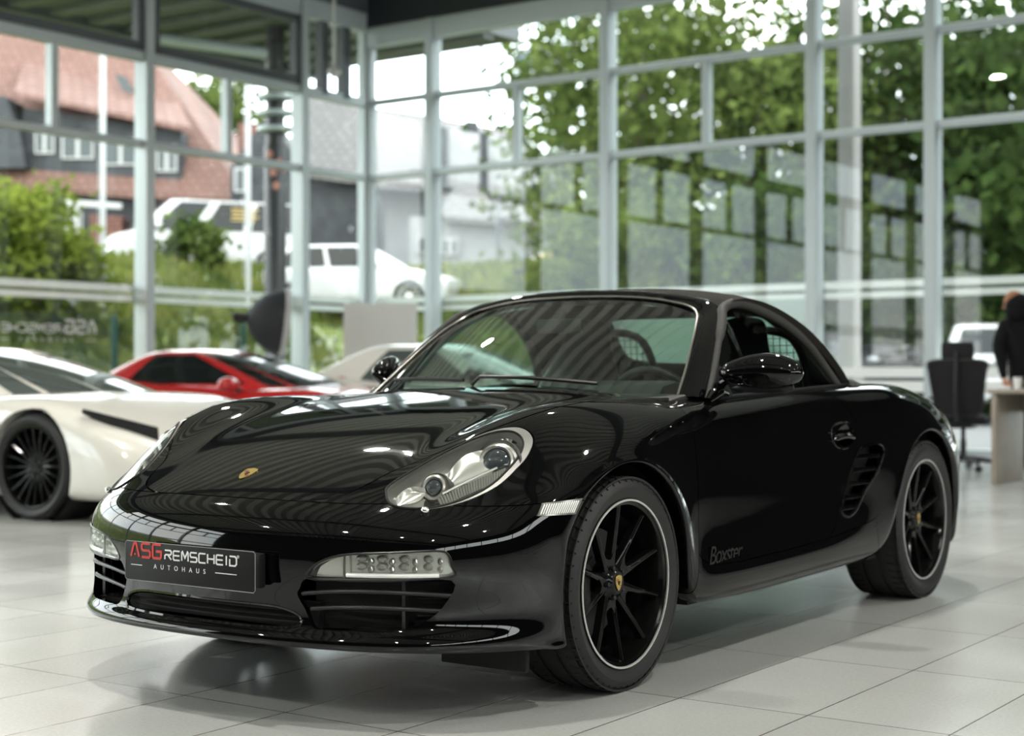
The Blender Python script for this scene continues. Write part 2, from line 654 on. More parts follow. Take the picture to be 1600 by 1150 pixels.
# opposite high window band
mb = MB()
for k in range(11):
    t = T_BACK + .1 + k * 2.48
    wbox(mb, t - .06, t + .06, R_RIGHT + .02, R_RIGHT + .16, 3.1, 4.5)
hb = mb.build('window_%d' % (wi + 1), M_ALU, smooth=False)
tag(hb, 'high window band of the right wall', kind='structure')
pn = MB().add([W(T_BACK, R_RIGHT + .1, 3.1), W(.1, R_RIGHT + .1, 3.1), W(.1, R_RIGHT + .1, 4.5), W(T_BACK, R_RIGHT + .1, 4.5)], [(0, 1, 2, 3)])
pn.build('window_pane', M_PANE, hb, smooth=False)

# free-standing steel column in front of the rear glass
cb = at(1327.5, 580.7, 18.3)
mb = MB()
vs = []
mb.box((cb.x, cb.y, Z_CEIL / 2), (.20, .22, Z_CEIL), -ALPHA)
tag(mb.build('column', M_COLUMN, bevel=.012, seg=2), 'warm grey square steel column in front of the rear glass', kind='structure')

# lamps under the ceiling
M_LAMPON = pbr('lit_lamp', (1, 1, 1), 0.5, emit=(1.0, .93, .80), emit_s=70.0)
lamp_spots = [(t, r) for t in (-8.2, -13.4, -19.5) for r in (6.0, 10.5, 15.0, 19.5)]
for k, (t, r) in enumerate(lamp_spots):
    x, y, z = W(t, r, Z_CEIL - .62)
    lo = empty('ceiling_spotlight', (x, y, z), 0, 'round spotlight hanging from the ceiling deck, seen mirrored in the black paint', 'ceiling light', 'ceiling spotlights')
    MB().lathe([(0, .62), (.012, .62), (.012, .14), (.07, .13), (.12, .02), (.125, 0), (.10, 0)], 24).build('lamp_housing', M_ALU_DK, lo)
    MB().lathe([(0, .008), (.10, .008), (.10, .004), (0, .004)], 24).build('lamp_lens', M_LAMPON, lo)
# ================================================================== the black roadster
# car frame used below: x runs back from the front axle, y to the car's left, z up
CAR_YAW, CAR_X, CAR_Y = 0.611, -0.35, 5.224


def L3(p):
    return (p[1], p[0], p[2])


ARCH_F, ARCH_R = (0.0, 0.3235, 0.365), (2.415, 0.334, 0.388)
PX = [-.935, -.928, -.905, -.868, -.825, -.77, -.70, -.62, -.545, -.48, -.43, -.39]
PY = [0, .20, .36, .49, .585, .665, .733, .785, .82, .84, .852, .86]


def arch_pt(a, z=None, deg=None, rear=False):
    s = (z - a[1]) / a[2]
    c = math.sqrt(max(0.0, 1 - s * s))
    return a[0] + (c if rear else -c) * a[2]


def bumper_slice(dx, ys, z0, z1, za, y_arch=.863):
    out = []
    for j in range(12):
        k = j / 11.0
        fade = 1 - k ** 3
        out.append((PX[j] + dx * fade, PY[j] * (1 + (ys - 1) * fade), z0 + (z1 - z0) * k ** 1.5))
    x = arch_pt(ARCH_F, za)
    out.append((x, y_arch, za))
    out.append((x + .004, y_arch - .07, za))
    return out


def sl(s):
    return [tuple(float(v) for v in p.split(',')) for p in s.split()]


def with_tuck(pts, dy=-.07, dz=0.0):
    x, y, z = pts[-1]
    return pts + [(x, y + dy, z + dz)]


SL = []
SL.append([(p[0] + .03 * (k / 13), p[1] * (1 - .11 * (k / 13)), p[2]) for k, p in enumerate(bumper_slice(.16, .85, .225, .225, .215, .85))])      # 0 underside
SL.append(bumper_slice(.040, .98, .214, .178, .185, .857))     # 1
SL.append(bumper_slice(-.010, 1.0, .212, .200, .205))           # 2 lip lower edge
SL.append(bumper_slice(-.014, 1.0, .238, .232, .236))         # 3 lip nose
SL.append(bumper_slice(.006, .995, .262, .262, .268))          # 4 above the lip
SL.append(bumper_slice(.014, .99, .305, .305, .315))          # 5
SL.append(bumper_slice(.002, 1.0, .385, .385, .385))          # 6
SL.append(bumper_slice(.000, 1.0, .465, .46, .455))           # 7
SL.append(bumper_slice(.022, .995, .545, .515, .505))         # 8
SL.append(with_tuck(sl('-.858,0,.603 -.849,.2,.602 -.825,.36,.600 -.792,.47,.598 -.752,.552,.598 -.702,.632,.592 -.640,.702,.588 -.570,.759,.588 -.50,.803,.592 -.44,.832,.596 -.385,.850,.599 -.315,.861,.60 -.240,.867,.598')))  # 9 hood edge
SL.append(with_tuck(sl('-.745,0,.663 -.735,.2,.662 -.705,.36,.660 -.665,.47,.668 -.615,.555,.690 -.555,.635,.708 -.495,.703,.700 -.442,.756,.676 -.392,.798,.657 -.345,.829,.646 -.300,.849,.638 -.252,.862,.632 -.205,.869,.6255')))  # 10 headlight
SL.append(with_tuck(sl('-.58,0,.728 -.572,.2,.728 -.545,.36,.728 -.505,.475,.737 -.46,.562,.768 -.41,.645,.792 -.362,.714,.778 -.325,.766,.745 -.288,.805,.717 -.255,.834,.696 -.222,.854,.679 -.19,.865,.665 -.160,.871,.652')))  # 11
SL.append(with_tuck(sl('-.38,0,.786 -.372,.2,.786 -.352,.36,.785 -.325,.478,.788 -.295,.565,.818 -.27,.648,.845 -.245,.716,.825 -.22,.769,.787 -.195,.808,.754 -.165,.836,.726 -.14,.855,.703 -.117,.867,.688 -.098,.873,.675')))  # 12
SL.append(with_tuck(sl('-.17,0,.832 -.165,.2,.831 -.155,.36,.829 -.14,.482,.827 -.125,.57,.851 -.11,.652,.870 -.10,.721,.852 -.085,.776,.812 -.07,.815,.778 -.055,.842,.748 -.045,.859,.722 -.037,.869,.703 -.03,.875,.6875')))  # 13
SL.append(with_tuck(sl('.06,0,.866 .06,.2,.864 .06,.36,.860 .06,.487,.855 .065,.578,.868 .07,.657,.877 .075,.726,.860 .08,.786,.820 .085,.825,.783 .09,.85,.748 .095,.864,.718 .098,.873,.695 .10,.877,.6745')))  # 14
SL.append(with_tuck(sl('.25,0,.893 .25,.2,.890 .255,.36,.884 .262,.492,.874 .268,.588,.875 .27,.662,.876 .27,.735,.860 .268,.796,.820 .265,.832,.765 .262,.854,.708 .258,.866,.652 .255,.874,.612 .2495,.877,.590')))  # 15
SL.append(with_tuck(sl('.385,0,.908 .39,.2,.905 .405,.36,.897 .425,.495,.885 .435,.592,.879 .43,.668,.873 .41,.745,.856 .39,.806,.812 .375,.838,.745 .362,.857,.65 .352,.867,.55 .347,.875,.48 .343,.877,.44')))  # 16
SL.append(with_tuck(sl('.43,0,.910 .445,.2,.907 .47,.36,.899 .50,.50,.886 .52,.60,.877 .51,.68,.868 .48,.757,.850 .458,.815,.802 .448,.843,.72 .44,.857,.60 .43,.863,.45 .41,.872,.33 .372,.875,.235')))  # 17 door front edge
SL.append(with_tuck(sl('.56,0,.905 .57,.2,.903 .59,.36,.897 .61,.51,.886 .625,.615,.877 .62,.70,.868 .59,.77,.848 .56,.821,.797 .545,.845,.71 .54,.855,.575 .535,.862,.40 .53,.884,.298 .52,.872,.213')))
SL.append(with_tuck(sl('.80,0,.89 .80,.2,.89 .80,.38,.89 .80,.53,.885 .80,.64,.880 .80,.715,.873 .80,.78,.850 .80,.827,.795 .80,.847,.70 .80,.856,.56 .80,.864,.39 .80,.889,.298 .80,.874,.213'), dz=-.02))
SL.append(with_tuck(sl('1.15,0,.89 1.15,.2,.89 1.15,.38,.89 1.15,.54,.89 1.15,.66,.890 1.15,.732,.886 1.15,.79,.858 1.15,.833,.795 1.15,.850,.70 1.15,.858,.56 1.15,.866,.40 1.15,.891,.303 1.15,.876,.216'), dz=-.02))
SL.append(with_tuck(sl('1.45,0,.90 1.45,.2,.90 1.45,.38,.90 1.45,.54,.90 1.45,.665,.902 1.45,.737,.898 1.45,.797,.864 1.45,.84,.797 1.45,.856,.70 1.45,.863,.56 1.45,.870,.41 1.45,.893,.31 1.45,.878,.22'), dz=-.02))
SL.append(with_tuck(sl('1.70,0,.91 1.70,.2,.91 1.70,.38,.91 1.70,.54,.91 1.70,.66,.908 1.70,.737,.905 1.69,.803,.870 1.67,.852,.802 1.66,.868,.70 1.645,.874,.57 1.635,.877,.43 1.64,.894,.325 1.66,.880,.225'), dz=-.02))
SL.append(with_tuck(sl('1.90,0,.92 1.90,.2,.92 1.90,.38,.92 1.90,.54,.917 1.90,.655,.910 1.89,.735,.908 1.88,.81,.878 1.87,.864,.812 1.86,.882,.71 1.85,.887,.59 1.845,.887,.46 1.86,.892,.34 1.91,.885,.235'), dz=-.02))
SL.append(with_tuck(sl('2.08,0,.93 2.08,.2,.93 2.08,.38,.927 2.08,.53,.918 2.08,.65,.908 2.08,.74,.912 2.075,.822,.886 2.065,.876,.826 2.055,.893,.735 2.045,.899,.64 2.038,.901,.54 2.032,.902,.44 2.028,.902,.33')))
SL.append(with_tuck(sl('2.23,0,.938 2.23,.2,.937 2.23,.38,.930 2.23,.52,.916 2.23,.635,.905 2.23,.74,.915 2.225,.828,.890 2.215,.882,.838 2.205,.899,.782 2.195,.904,.732 2.18,.907,.685 2.165,.908,.652 2.148,.908,.615')))
SL.append(with_tuck(sl('2.415,0,.940 2.415,.2,.938 2.415,.38,.930 2.415,.51,.914 2.415,.62,.902 2.415,.72,.909 2.415,.81,.886 2.415,.872,.842 2.415,.896,.805 2.415,.904,.778 2.415,.908,.757 2.415,.909,.740 2.415,.909,.722')))
SL.append(with_tuck(sl('2.63,0,.930 2.63,.2,.928 2.63,.38,.918 2.63,.50,.902 2.63,.60,.888 2.635,.695,.888 2.64,.785,.858 2.645,.847,.814 2.65,.876,.770 2.655,.892,.728 2.66,.902,.690 2.662,.906,.662 2.665,.906,.630')))
SL.append(with_tuck(sl('2.85,0,.905 2.85,.2,.903 2.85,.37,.892 2.85,.485,.876 2.85,.58,.862 2.855,.675,.850 2.86,.76,.812 2.86,.818,.757 2.855,.850,.702 2.845,.872,.648 2.83,.885,.59 2.81,.893,.54 2.775,.895,.475')))
SL.append(with_tuck(sl('3.07,0,.860 3.07,.2,.857 3.07,.36,.846 3.07,.47,.830 3.07,.56,.815 3.06,.645,.798 3.05,.725,.755 3.03,.778,.690 3.00,.82,.62 2.955,.848,.55 2.90,.868,.48 2.85,.882,.42 2.80,.89,.36')))
SL.append(with_tuck(sl('3.30,0,.785 3.295,.2,.782 3.28,.35,.773 3.26,.455,.762 3.23,.54,.750 3.19,.62,.725 3.14,.695,.680 3.09,.752,.615 3.03,.798,.54 2.965,.832,.465 2.905,.855,.39 2.85,.873,.335 2.795,.882,.275')))
SL.append(with_tuck(sl('3.43,0,.62 3.425,.2,.62 3.40,.35,.615 3.36,.46,.61 3.31,.55,.60 3.25,.63,.58 3.18,.70,.545 3.11,.755,.495 3.04,.80,.435 2.97,.832,.37 2.905,.853,.315 2.85,.868,.27 2.80,.876,.225')))
SL.append(with_tuck(sl('3.40,0,.36 3.395,.2,.36 3.37,.35,.36 3.33,.46,.36 3.28,.55,.355 3.22,.63,.345 3.15,.70,.33 3.08,.75,.31 3.02,.79,.28 2.96,.82,.255 2.90,.84,.235 2.85,.855,.22 2.805,.862,.20')))
SL.append(with_tuck(sl('3.15,0,.22 3.15,.2,.22 3.12,.35,.22 3.08,.46,.22 3.05,.54,.22 3.02,.62,.21 2.99,.68,.21 2.96,.73,.20 2.93,.77,.20 2.90,.80,.20 2.87,.82,.195 2.84,.83,.19 2.81,.84,.185')))

NS, NR, MM = len(SL), 14, 6


def spline_matrix(n, m, ends):
    """rows: samples at i + k/m; uniform cubic B-spline, ends padded by reflection ('linear')"""
    rows = []
    T = [i / m for i in range((n - 1) * m + 1)]
    for t in T:
        i = min(int(t), n - 2)
        f = t - i
        w = [(1 - f) ** 3 / 6, (3 * f ** 3 - 6 * f ** 2 + 4) / 6, (-3 * f ** 3 + 3 * f ** 2 + 3 * f + 1) / 6, f ** 3 / 6]
        r = np.zeros(n)
        for k in range(4):
            q = i - 1 + k
            if q < 0:
                r[0] += 2 * w[k]
                r[1] -= w[k]
            elif q >= n:
                r[n - 1] += 2 * w[k]
                r[n - 2] -= w[k]
            else:
                r[q] += w[k]
        rows.append(r)
    return np.array(rows)


P0 = np.array(SL)                                         # NS x NR x 3
half = P0[:, 1:, :] * np.array([1, -1, 1])
FULL = np.concatenate([half[:, ::-1, :], P0], axis=1)     # NS x 27 x 3
NV = FULL.shape[1]
Bu, Bv = spline_matrix(NS, MM, 0), spline_matrix(NV, MM, 0)
Iu, Iv = Bu[::MM], Bv[::MM]
ctrl = FULL.copy()
lim = np.einsum('ai,bj,ijk->abk', Iu, Iv, ctrl)
tight = np.full(NS, 0.55)
for _ in range(1):
    ctrl = ctrl + (FULL - lim) * 0.75
    lim = np.einsum('ai,bj,ijk->abk', Iu, Iv, ctrl)
G = np.einsum('ai,bj,ijk->abk', Bu, Bv, ctrl)             # dense grid
du = np.gradient(G, axis=0)
dv = np.gradient(G, axis=1)
GN = np.cross(du, dv)
GN /= np.linalg.norm(GN, axis=2, keepdims=True) + 1e-12
cen = np.array([1.2, 0, 0.4])
if np.sum((G - cen) * GN) < 0:
    GN = -GN
VC = (NV - 1) // 2 * MM                                   # dense column of the centre line


def panel(name, u0, u1, j0, j1, parent, mat=None, gap=(1, 1, 1, 1), depth=0.014, g=0.0018, inset=0.0):
    """closed shell piece between slices u0..u1 and rows j0..j1 (negative rows = right-hand side)"""
    a0, a1 = round(u0 * MM), round(u1 * MM)
    b0, b1 = VC + round(j0 * MM), VC + round(j1 * MM)
    S = G[a0:a1 + 1, b0:b1 + 1].copy()
    N = GN[a0:a1 + 1, b0:b1 + 1]

    def pull(edge, inner):
        d = inner - edge
        return edge + d / (np.linalg.norm(d, axis=-1, keepdims=True) + 1e-9) * g
    if gap[0]:
        S[0] = pull(S[0], S[1])
    if gap[1]:
        S[-1] = pull(S[-1], S[-2])
    if gap[2]:
        S[:, 0] = pull(S[:, 0], S[:, 1])
    if gap[3]:
        S[:, -1] = pull(S[:, -1], S[:, -2])
    S = S - N * inset
    I = S - N * depth
    n, m = S.shape[:2]
    V = np.concatenate([S.reshape(-1, 3), I.reshape(-1, 3)])[:, [1, 0, 2]]
    o = n * m
    F = []
    for i in range(n - 1):
        for j in range(m - 1):
            q = (i * m + j, (i + 1) * m + j, (i + 1) * m + j + 1, i * m + j + 1)
            F.append(q)
            F.append(tuple(o + k for k in q[::-1]))
    ring = [(i, 0) for i in range(n)] + [(n - 1, j) for j in range(1, m)] + [(i, m - 1) for i in range(n - 2, -1, -1)] + [(0, j) for j in range(m - 2, 0, -1)]
    for k in range(len(ring)):
        a, b = ring[k], ring[(k + 1) % len(ring)]
        A, B = a[0] * m + a[1], b[0] * m + b[1]
        F.append((A, B, o + B, o + A))
    return make(name, V, F, mat or M_PAINT, parent, angle=32)


def _tris(S):
    A, B, C, D = S[:-1, :-1].reshape(-1, 3), S[1:, :-1].reshape(-1, 3), S[1:, 1:].reshape(-1, 3), S[:-1, 1:].reshape(-1, 3)
    a, b, c = np.concatenate([A, A]), np.concatenate([B, C]), np.concatenate([C, D])
    return a, b - a, c - a


T_FRONT = _tris(G[:12 * MM, VC - 1:])
T_SIDE = _tris(G[6 * MM:, VC + 5 * MM:])
T_SIDE2 = _tris(G[4 * MM:, VC + 4 * MM:])
T_TOP = _tris(G[9 * MM:, VC - 1:VC + 10 * MM])
T_LAMP = _tris(G[7 * MM:14 * MM, VC + 2 * MM:VC + 11 * MM])


def cast(O, D, T, nearest=None):
    """where the line O + t D meets the body skin"""
    a, e1, e2 = T
    O, D = np.array(O, float), np.array(D, float)
    h = np.cross(D, e2)
    det = (e1 * h).sum(1)
    det = np.where(abs(det) < 1e-14, 1e-14, det)
    q_ = O - a
    u = (q_ * h).sum(1) / det
    q = np.cross(q_, e1)
    v = (q @ D) / det
    t = (e2 * q).sum(1) / det
    ok = (u >= -1e-6) & (v >= -1e-6) & (u + v <= 1 + 1e-6)
    if not ok.any():
        c = a + e1 / 3 + e2 / 3 - O
        d = c - np.outer(c @ D, D) / (D @ D)
        i = np.argmin((d ** 2).sum(1))
        return O + D * (c[i] @ D) / (D @ D)
    tt = t[ok]
    return O + D * (tt[np.argmin(abs(tt))] if nearest else tt.min())


def surf_front(y, z):
    return float(cast((-3, abs(y), z), (1, 0, 0), T_FRONT)[0])


def surf_side(x, z):
    return float(cast((x, 3, z), (0, -1, 0), T_SIDE)[1])


def surf_top(x, y):
    return float(cast((x, abs(y), 3), (0, 0, -1), T_TOP)[2])


car = empty('roadster', (CAR_X, CAR_Y, 0), -CAR_YAW,
            'glossy black roadster with closed soft top and black dealer plate, front and centre', 'car')

# ------------------------------------------------------------------ outlines (car frame)
HL = [(-.731, .515, .625), (-.700, .500, .650), (-.628, .522, .688), (-.517, .570, .743), (-.418, .632, .788), (-.360, .676, .802),
      (-.333, .710, .792), (-.338, .737, .762), (-.378, .748, .722), (-.438, .747, .683), (-.517, .737, .640), (-.609, .705, .607),
      (-.689, .655, .590), (-.738, .594, .589), (-.752, .548, .602)]
HLR = np.array(catmull(HL, 6, True))
_c = HLR - HLR.mean(0)
HLN = np.linalg.svd(_c)[2][2]
HLN = HLN if HLN[2] > 0 else -HLN
HL_TIP = np.array([-.735, .535, .602])


def hl_outline(scale=1.0, lift=0.0):
    return [tuple(HL_TIP + (p - HL_TIP) * scale + HLN * lift) for p in HLR]


def mir(poly, s):
    return [(p[0], p[1] * s, p[2]) for p in poly]


def cutter(poly, vec, bevel=0):
    mb = MB().prism([L3(p) for p in poly], L3(vec))
    return mb.build('cutter', M_MATTBLACK, car, smooth=False)


def cut(o, polys, op='DIFFERENCE'):
    cs = [cutter(p, v) for p, v in polys]
    boolean(o, cs, op)
    drop(cs)
    return o


def dup(o, name, mat=None):
    c = o.copy()
    c.data = o.data.copy()
    c.name = name
    COL.objects.link(c)
    if mat is not None:
        c.data.materials.clear()
        c.data.materials.append(mat)
    return c


def front_prism(yz, s=1, x0=-1.2, x1=-.45):
    return [(x0, y * s, z) for y, z in yz], (x1 - x0, 0, 0)


def top_prism(xy, z0=.5, z1=1.1):
    return [(x, y, z0) for x, y in xy], (0, 0, z1 - z0)


def side_prism(xz, s=1, y0=.70, y1=1.05):
    return [(x, s * y0, z) for x, z in xz], (0, s * (y1 - y0), 0)


def hl_prism(scale, s, a=-.12, b=.14):
    poly = mir([tuple(np.array(p) + HLN * a) for p in hl_outline(scale)], s)
    n = HLN * (b - a)
    return poly, (n[0], n[1] * s, n[2])


HOOD_HALF = [(-.90, 0), (-.885, .10), (-.85, .22), (-.815, .335), (-.765, .405), (-.70, .438), (-.63, .468), (-.52, .555), (-.43, .612), (-.345, .657),
             (-.25, .682), (-.12, .693), (.02, .690), (.14, .672), (.24, .640), (.32, .59), (.375, .48), (.405, .34), (.42, .17), (.425, 0)]


def sym_outline(h):
    h = [tuple(p) for p in catmull([(a, b) for a, b in h], 4)]
    return h + [(a, -b) for a, b in h[::-1][1:-1]]


def grow(poly, d):
    P = np.array(poly)
    n = len(P)
    area = sum(P[i][0] * P[(i + 1) % n][1] - P[(i + 1) % n][0] * P[i][1] for i in range(n))
    out = []
    for i in range(n):
        t = P[(i + 1) % n] - P[i - 1]
        t = t / (np.linalg.norm(t) + 1e-9)
        nn = np.array([t[1], -t[0]]) * (1 if area > 0 else -1)
        out.append(tuple(P[i] + nn * d))
    return out


HOOD = sym_outline(HOOD_HALF)
# ------------------------------------------------------------------ panels
bumper = panel('front_bumper', 0, 9, -13, 13, car)
front_top = panel('front_fender', 9, 17, -13, 13, car, depth=.012)
hood = dup(front_top, 'hood')
cut(hood, [top_prism(HOOD)], 'INTERSECT')
fenders = []
for s in (1, -1):
    f = dup(front_top, 'front_fender')
    big = [(-1.1, -1.2 * s), (.9, -1.2 * s), (.9, 0), (-1.1, 0)]
    cut(f, [top_prism(grow(HOOD, .0045)), top_prism(big, .0, 1.2), hl_prism(1.012, s)])
    fenders.append(f)
drop([front_top])
cowl = panel('cowl_panel', 16.4, 18.4, -6, 6, car, M_BLACKTRIM, inset=.010)
DOOR = catmull([(1.30, .20), (1.39, .325), (1.485, .384), (1.60, .520), (1.675, .62), (1.715, .70), (1.722, .76), (1.695, .80), (1.62, .90), (1.60, 1.0)], 6)
DOOR = [(0.2, 1.0), (0.2, .20)] + DOOR
VENT = catmull([(1.745, .664), (1.80, .672), (1.885, .676), (1.928, .662), (1.925, .625), (1.85, .548), (1.757, .490), (1.675, .425), (1.60, .405), (1.555, .425), (1.565, .46), (1.625, .545), (1.69, .625)], 5, True)
HANDLE = catmull([(1.495, .725), (1.515, .752), (1.575, .764), (1.645, .764), (1.674, .748), (1.678, .715), (1.655, .682), (1.60, .668), (1.53, .680)], 5, True)
doors, quarters = [], []
for s in (1, -1):
    r = (5, 10.6) if s > 0 else (-10.6, -5)
    side = panel('door', 17, 29, *r, car, gap=(1, 0, 0, 1) if s > 0 else (1, 0, 1, 0))
    q = dup(side, 'rear_fender')
    cut(side, [side_prism(DOOR, s, .55)], 'INTERSECT')
    cut(side, [side_prism(HANDLE, s, .845)])
    doors.append(side)
    cut(q, [side_prism(grow(DOOR, .0042), s, .55), side_prism(VENT, s, .8)])
    quarters.append(q)
for s in (1, -1):
    r = (10.6, 13) if s > 0 else (-13, -10.6)
    panel('side_sill', 17, 23, *r, car)
    panel('rear_arch_panel', 23, 29, *r, car, gap=(1, 0, 0, 0))
deck = panel('engine_deck', 24.3, 29, -5, 5, car, gap=(1, 1, 0, 0))
tail = panel('rear_bumper', 29, NS - 1, -13, 13, car, gap=(1, 0, 0, 0))

# ------------------------------------------------------------------ bumper openings, lamps and grilles
FOG = catmull([(.381, .401), (.392, .428), (.43, .452), (.49, .468), (.60, .475), (.695, .479), (.718, .468), (.724, .44), (.722, .411), (.60, .404), (.48, .402)], 4, True)
INTAKE = catmull([(.378, .400), (.352, .372), (.343, .352), (.362, .315), (.388, .268), (.43, .262), (.51, .262), (.60, .264), (.665, .288), (.708, .335), (.724, .40), (.60, .398), (.48, .396)], 4, True)
GRILLE_HALF = [(0, .319), (.15, .319), (.265, .317), (.33, .303), (.352, .282), (.335, .264), (.27, .258), (.15, .256), (0, .256)]
GR = [tuple(p) for p in catmull(GRILLE_HALF, 4)]
GRILLE = GR + [(-y, z) for y, z in GR[::-1][1:-1]]
fog_lens = []
for s in (1, -1):
    f = dup(bumper, 'fog_light', M_CLEAR)
    cut(f, [front_prism(grow(FOG, -.002), s)], 'INTERSECT')
    fog_lens.append(f)
cut(bumper, [front_prism(GRILLE)] + [front_prism(FOG, s) for s in (1, -1)] + [front_prism(INTAKE, s) for s in (1, -1)] + [hl_prism(1.012, s) for s in (1, -1)])

PLAN = G[:, :, :]


def nose_x(y, z):
    return surf_front(y, z)


def strip(name, pts, w, h, mat, parent, n=8):
    return MB().tube([L3(p) for p in pts], w, n).build(name, mat, parent)


# centre grille: dark liner behind the opening with slats in it
liner = MB()
liner.prism([L3((nose_x(y, z) + .07, y, z)) for y, z in [(-.36, .25), (.36, .25), (.36, .325), (-.36, .325)]], L3((.02, 0, 0)))
grille = liner.build('centre_grille', M_MATTBLACK, car)
for z in (.272, .289, .306):
    MB().tube([L3((nose_x(y, z) + .028, y, z)) for y in np.linspace(-.335, .335, 25)], .0042, 6).build('grille_slat', M_MATTBLACK, grille)
MB().tube([L3((nose_x(y, z) + .004, y, z)) for y, z in GRILLE], .006, 6, closed=True).build('grille_surround', M_PAINT, grille)

for s, lens in zip((1, -1), fog_lens):
    yz = [(y * s, z) for y, z in INTAKE]
    duct = MB()
    duct.prism([L3((nose_x(y, z) + .10, y * s, z)) for y, z in [(.33, .25), (.75, .25), (.75, .41), (.33, .41)]], L3((.02, 0, 0)))
    duct = duct.build('side_intake', M_MATTBLACK, car)
    for z, y0 in ((.357, .35), (.313, .372)):
        MB().tube([L3((nose_x(y, z) + .012, y * s, z - .012 * ((y - .54) / .18) ** 2 + .012)) for y in np.linspace(y0, .716, 16)], .0065, 8, flat=1.0).build('intake_slat', M_BLACKTRIM, duct)
    MB().bar(L3((nose_x(.60, .33) + .045, .605 * s, .262)), L3((nose_x(.60, .33) + .045, .605 * s, .405)), .012, .012).build('intake_post', M_BLACKTRIM, duct)
    fins = MB()
    for k in range(11):
        z = .272 + k * .012
        fins.tube([L3((nose_x(y, z) + .075, y * s, z)) for y in np.linspace(.615, .715, 6)], .0016, 5)
    fins.build('radiator_fins', M_BLACKTRIM, duct)
    # lamp: reflector body, LED strip lens, clear corner, bright lower bar
    def lamp_pt(y, z, d):
        return L3((nose_x(y, z) + d, y * s, z))
    body = MB()
    yy = np.linspace(.385, .718, 28)
    up = [np.interp(y, [.381, .392, .43, .49, .60, .70, .722], [.401, .428, .452, .468, .475, .478, .452]) for y in yy]
    for i in range(len(yy) - 1):
        a, b = yy[i], yy[i + 1]
        body.add([lamp_pt(a, .404, .030), lamp_pt(b, .404, .030), lamp_pt(b, up[i + 1], .030), lamp_pt(a, up[i], .030)], [(0, 1, 2, 3)])
    body.build('fog_reflector', M_REFLECTOR, lens, smooth=False)
    cells = MB()
    for k in range(4):
        y = .515 + k * .052
        for dz in (.436, .457):
            c = Vector(lamp_pt(y, dz, .022))
            cells.ball(c, .0125, 8, 5, (1.5, .5, .8))
            cells.ball(Vector(lamp_pt(y + .024, dz - .008, .022)), .008, 8, 4, (1.2, .5, 1.2))
    cells.build('led_cell', M_CLEAR_RIB, lens, angle=10)
    MB().tube([lamp_pt(y, .4135, .005) for y in np.linspace(.487, .700, 14)], .0062, 8).build('led_bar', M_LED, lens)
    MB().tube([lamp_pt(.482, z, .004) for z in np.linspace(.405, .466, 6)], .0035, 6).build('lamp_divider', M_LAMPGREY, lens)
    MB().tube([lamp_pt(y, z, .001) for y, z in grow(FOG, .001)], .0032, 6, closed=True).build('fog_light_rim', M_BLACKTRIM, lens)

# ------------------------------------------------------------------ headlights
HA = HLR - HLR.mean(0)
HL_U = np.linalg.svd(HA)[2][0]
HL_U = HL_U if HL_U[2] > 0 else -HL_U             # along the lamp, up and back
HL_V = np.cross(HLN, HL_U)


def hl_surf(p):
    """the body surface point nearest to p"""
    return cast(p, HLN, T_LAMP, True)


